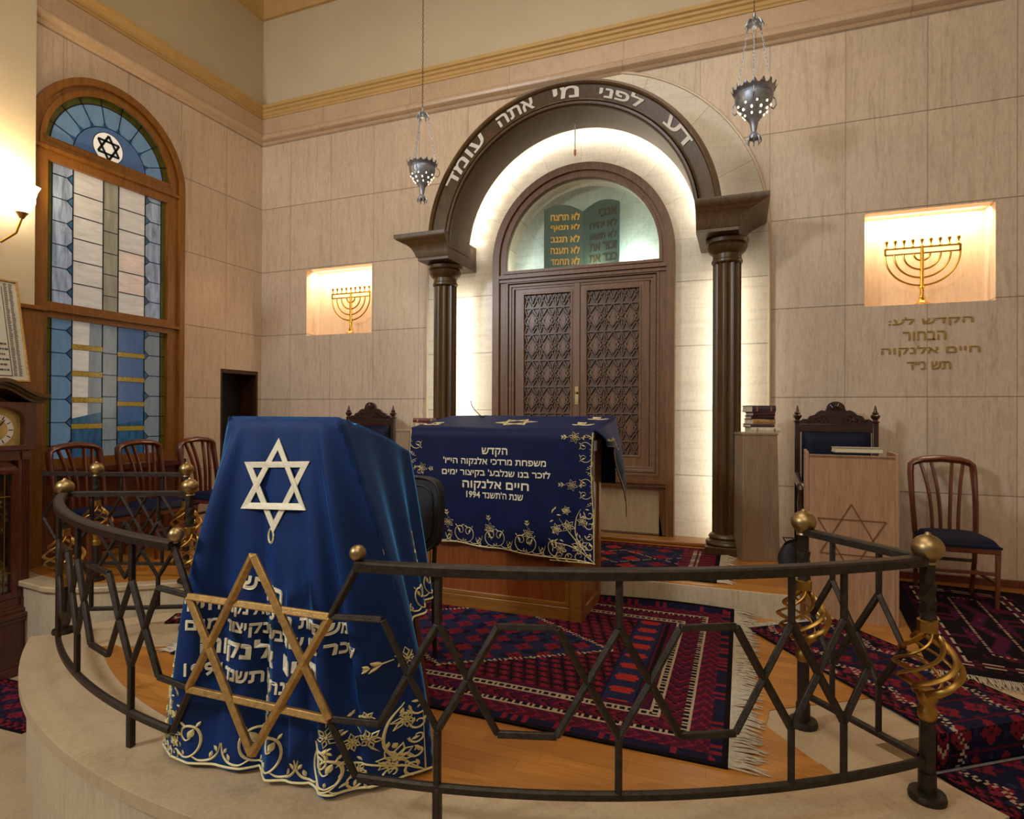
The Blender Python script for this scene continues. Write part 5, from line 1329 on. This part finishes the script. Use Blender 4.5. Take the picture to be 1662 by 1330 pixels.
def pat_ark(x, y, L, Wd):
    dx, dy = min(x, L-x), min(y, Wd-y); d = min(dx, dy); s = x if dy < dx else y
    if d < .03: return BLK
    if d < .11: q = s % .08; return RED if q < .03 else MAR
    if dx < .30 and (abs(dx-.17) < .010 or abs(dx-.21) < .010): return CRM if (y % .03) < .02 else NAVY
    if dx < .30: return RED if (y % .09) < .035 else MAR
    if d < .15: return NAVY
    i = int(x/.22); xx = x % .22-.11; yy = (y+.12*(i % 2)) % .24-.12
    u = (x % .66)-.33; v = y-Wd/2
    if abs(abs(u)*.75-abs(v)-.02) < .008: return CRM if (x % .02) < .014 else NAVY
    b = blossom(xx, yy, .085)
    if b: return ORG if b == 1 and hsh(i, int(y/.24)) > .5 else RED
    return BLU if hsh(int(x/.06), int(y/.06)) > .4 else NAVY
def rug(loc, rz, L, Wd, f, pat, label, cell=.0125, surf=None, group=None, fringe=(1, 1), flen=.11, seed=1):
    """local frame: x 0..L, y 0..Wd; surf(x, y) -> 3-D point in that frame"""
    surf = surf or (lambda x, y: (x, y, .010 + .003*sin(x*5)*sin(y*6)))
    t = thing('rug', loc, label, 'rug', rz, group)
    nu, nv = int(L/cell), int(Wd/cell)
    m = MB().grid(nu, nv, lambda u, v: surf(u*L, v*Wd), mif=lambda i, j: pat((i+.5)*L/nu, (j+.5)*Wd/nv, L, Wd))
    o = obj('pile', m, PAL, t, smooth=0, fix=False)
    md = o.modifiers.new('solid', 'SOLIDIFY'); md.thickness = .008; md.offset = -1
    rnd = random.Random(seed)
    for e, on in enumerate(fringe):
        if not on: continue
        fm = MB(); y = .005
        while y < Wd-.005:
            x0 = 0 if e == 0 else L; s = -1 if e == 0 else 1
            l = flen*(.7+.5*rnd.random()); dy = (rnd.random()-.5)*.06; p = surf(x0, y)
            q = surf(min(L, max(0, x0 - s*.002)), y)
            pts = [(p[0], p[1], p[2]), (p[0]+s*l*.5, p[1]+dy*.3+.006*(rnd.random()-.5), p[2]-.002+.008*rnd.random()), (p[0]+s*l, p[1]+dy, max(.003, p[2]-.007) if surf is None else p[2]-.006)]
            fm.tube(pts, [.0035, .0045, .002], 4); y += .0085
        k = obj('fringe', fm, M_fringe, t, smooth=0); k['kind'] = 'stuff'; k['label'] = 'off-white knotted fringe'
    return t
def big_surf(x, y):   # lies flat, its far edge curling up against the marble step
    k = max(0, (y-1.84)/.09)
    return (x, min(y, 1.84)+(y-1.84)*.45*(y > 1.84), .010 + .003*sin(x*4.3)*sin(y*5) + .05*min(1, k)**1.5*(.7+.3*sin(x*3)))
rug((-3.05, 2.485, ZB+.004), 0, 3.0, 1.94, None, pat_big, 'large red and navy rug with cream chain borders and fringe under the reading table', surf=big_surf, flen=.13)
rug((-2.95, 4.50, ZA), 0, 2.78, 1.06, None, pat_ark, 'red and navy rug on the raised step directly in front of the ark doors', cell=.016, fringe=(1, 1), seed=2)
rug((1.12, 5.80, ZB+.004), -PI/2-.085+.0, 1.95, .90, None, pat_dark, 'dark maroon rug under the single wooden chair at far right', cell=.016, fringe=(0, 1), seed=3)
# runner over the right-hand step: u along, v across
ax = math.atan2(-.815, .58)
lenB = 1.28; drop = .17
def run_surf(x, y):
    y = y - 0
    if x < lenB: return (x, y, .016 + .002*sin(9*x+4*y))
    x -= lenB; r = .012
    for k in range(4):
        if x < drop: return (lenB+.300*k + r + .004, y, .016 - k*drop - x)
        x -= drop
        if x < .30: return (lenB+.300*k + r + x, y, .014 - (k+1)*drop)
        x -= .30
    return (lenB+1.2+x, y, .014 - 4*drop)
p_l = Vector((.747, 3.135, 0)) - Vector((.58, -.815, 0)).normalized()*1.235
rug((p_l.x, p_l.y, ZB), ax, 2.6, .68, None, pat_runner, 'narrow red and navy floral runner falling over the right-hand marble steps', cell=.0125, surf=run_surf, fringe=(1, 0), flen=.07, seed=4)
# brass stair rod at the foot of the first riser, and one below
t = thing('stair_rod', (1.0, 3.2, ZB-.17), 'thin pale metal rod holding the floral runner at the foot of the first step', 'stair rod')
q0 = P0 + n_*.026 + d_*.26; q1 = P0 + n_*.026 + d_*1.10
obj('rod', MB().tube([(q0.x, q0.y, ZB-.150), (q1.x, q1.y, ZB-.150)], .006, 8), M_silver, t, world=True)
for q in (q0, q1): obj('rod_end', MB().ball((q.x, q.y, ZB-.150), .011, 8), M_brass, t, world=True)
# small runner at the left, from the chair platform down across the landing to the reading platform
def left_surf(x, y):
    if x < .26: return (x, y, .012)
    x2 = x-.26
    if x2 < .23: return (.272, y, .012-x2)
    x2 -= .23
    if x2 < .60: return (.272+x2, y, -.222)
    x2 -= .60
    if x2 < .185: return (.872, y, -.222+x2)
    x2 -= .185
    return (.872+x2, y, -.036)
rug((-4.02, 3.76, ZL), math.radians(-62), 1.46, .52, None, pat_runner, 'short dark red runner crossing the gap between the chair platform and the reading platform', cell=.016, surf=left_surf, fringe=(0, 0), seed=5)
rug((-6.05, 2.35, 0), math.radians(3), 1.75, .50, None, pat_runner, 'dark red rug on the low hall floor at the far left edge', cell=.016, fringe=(0, 0), seed=6)
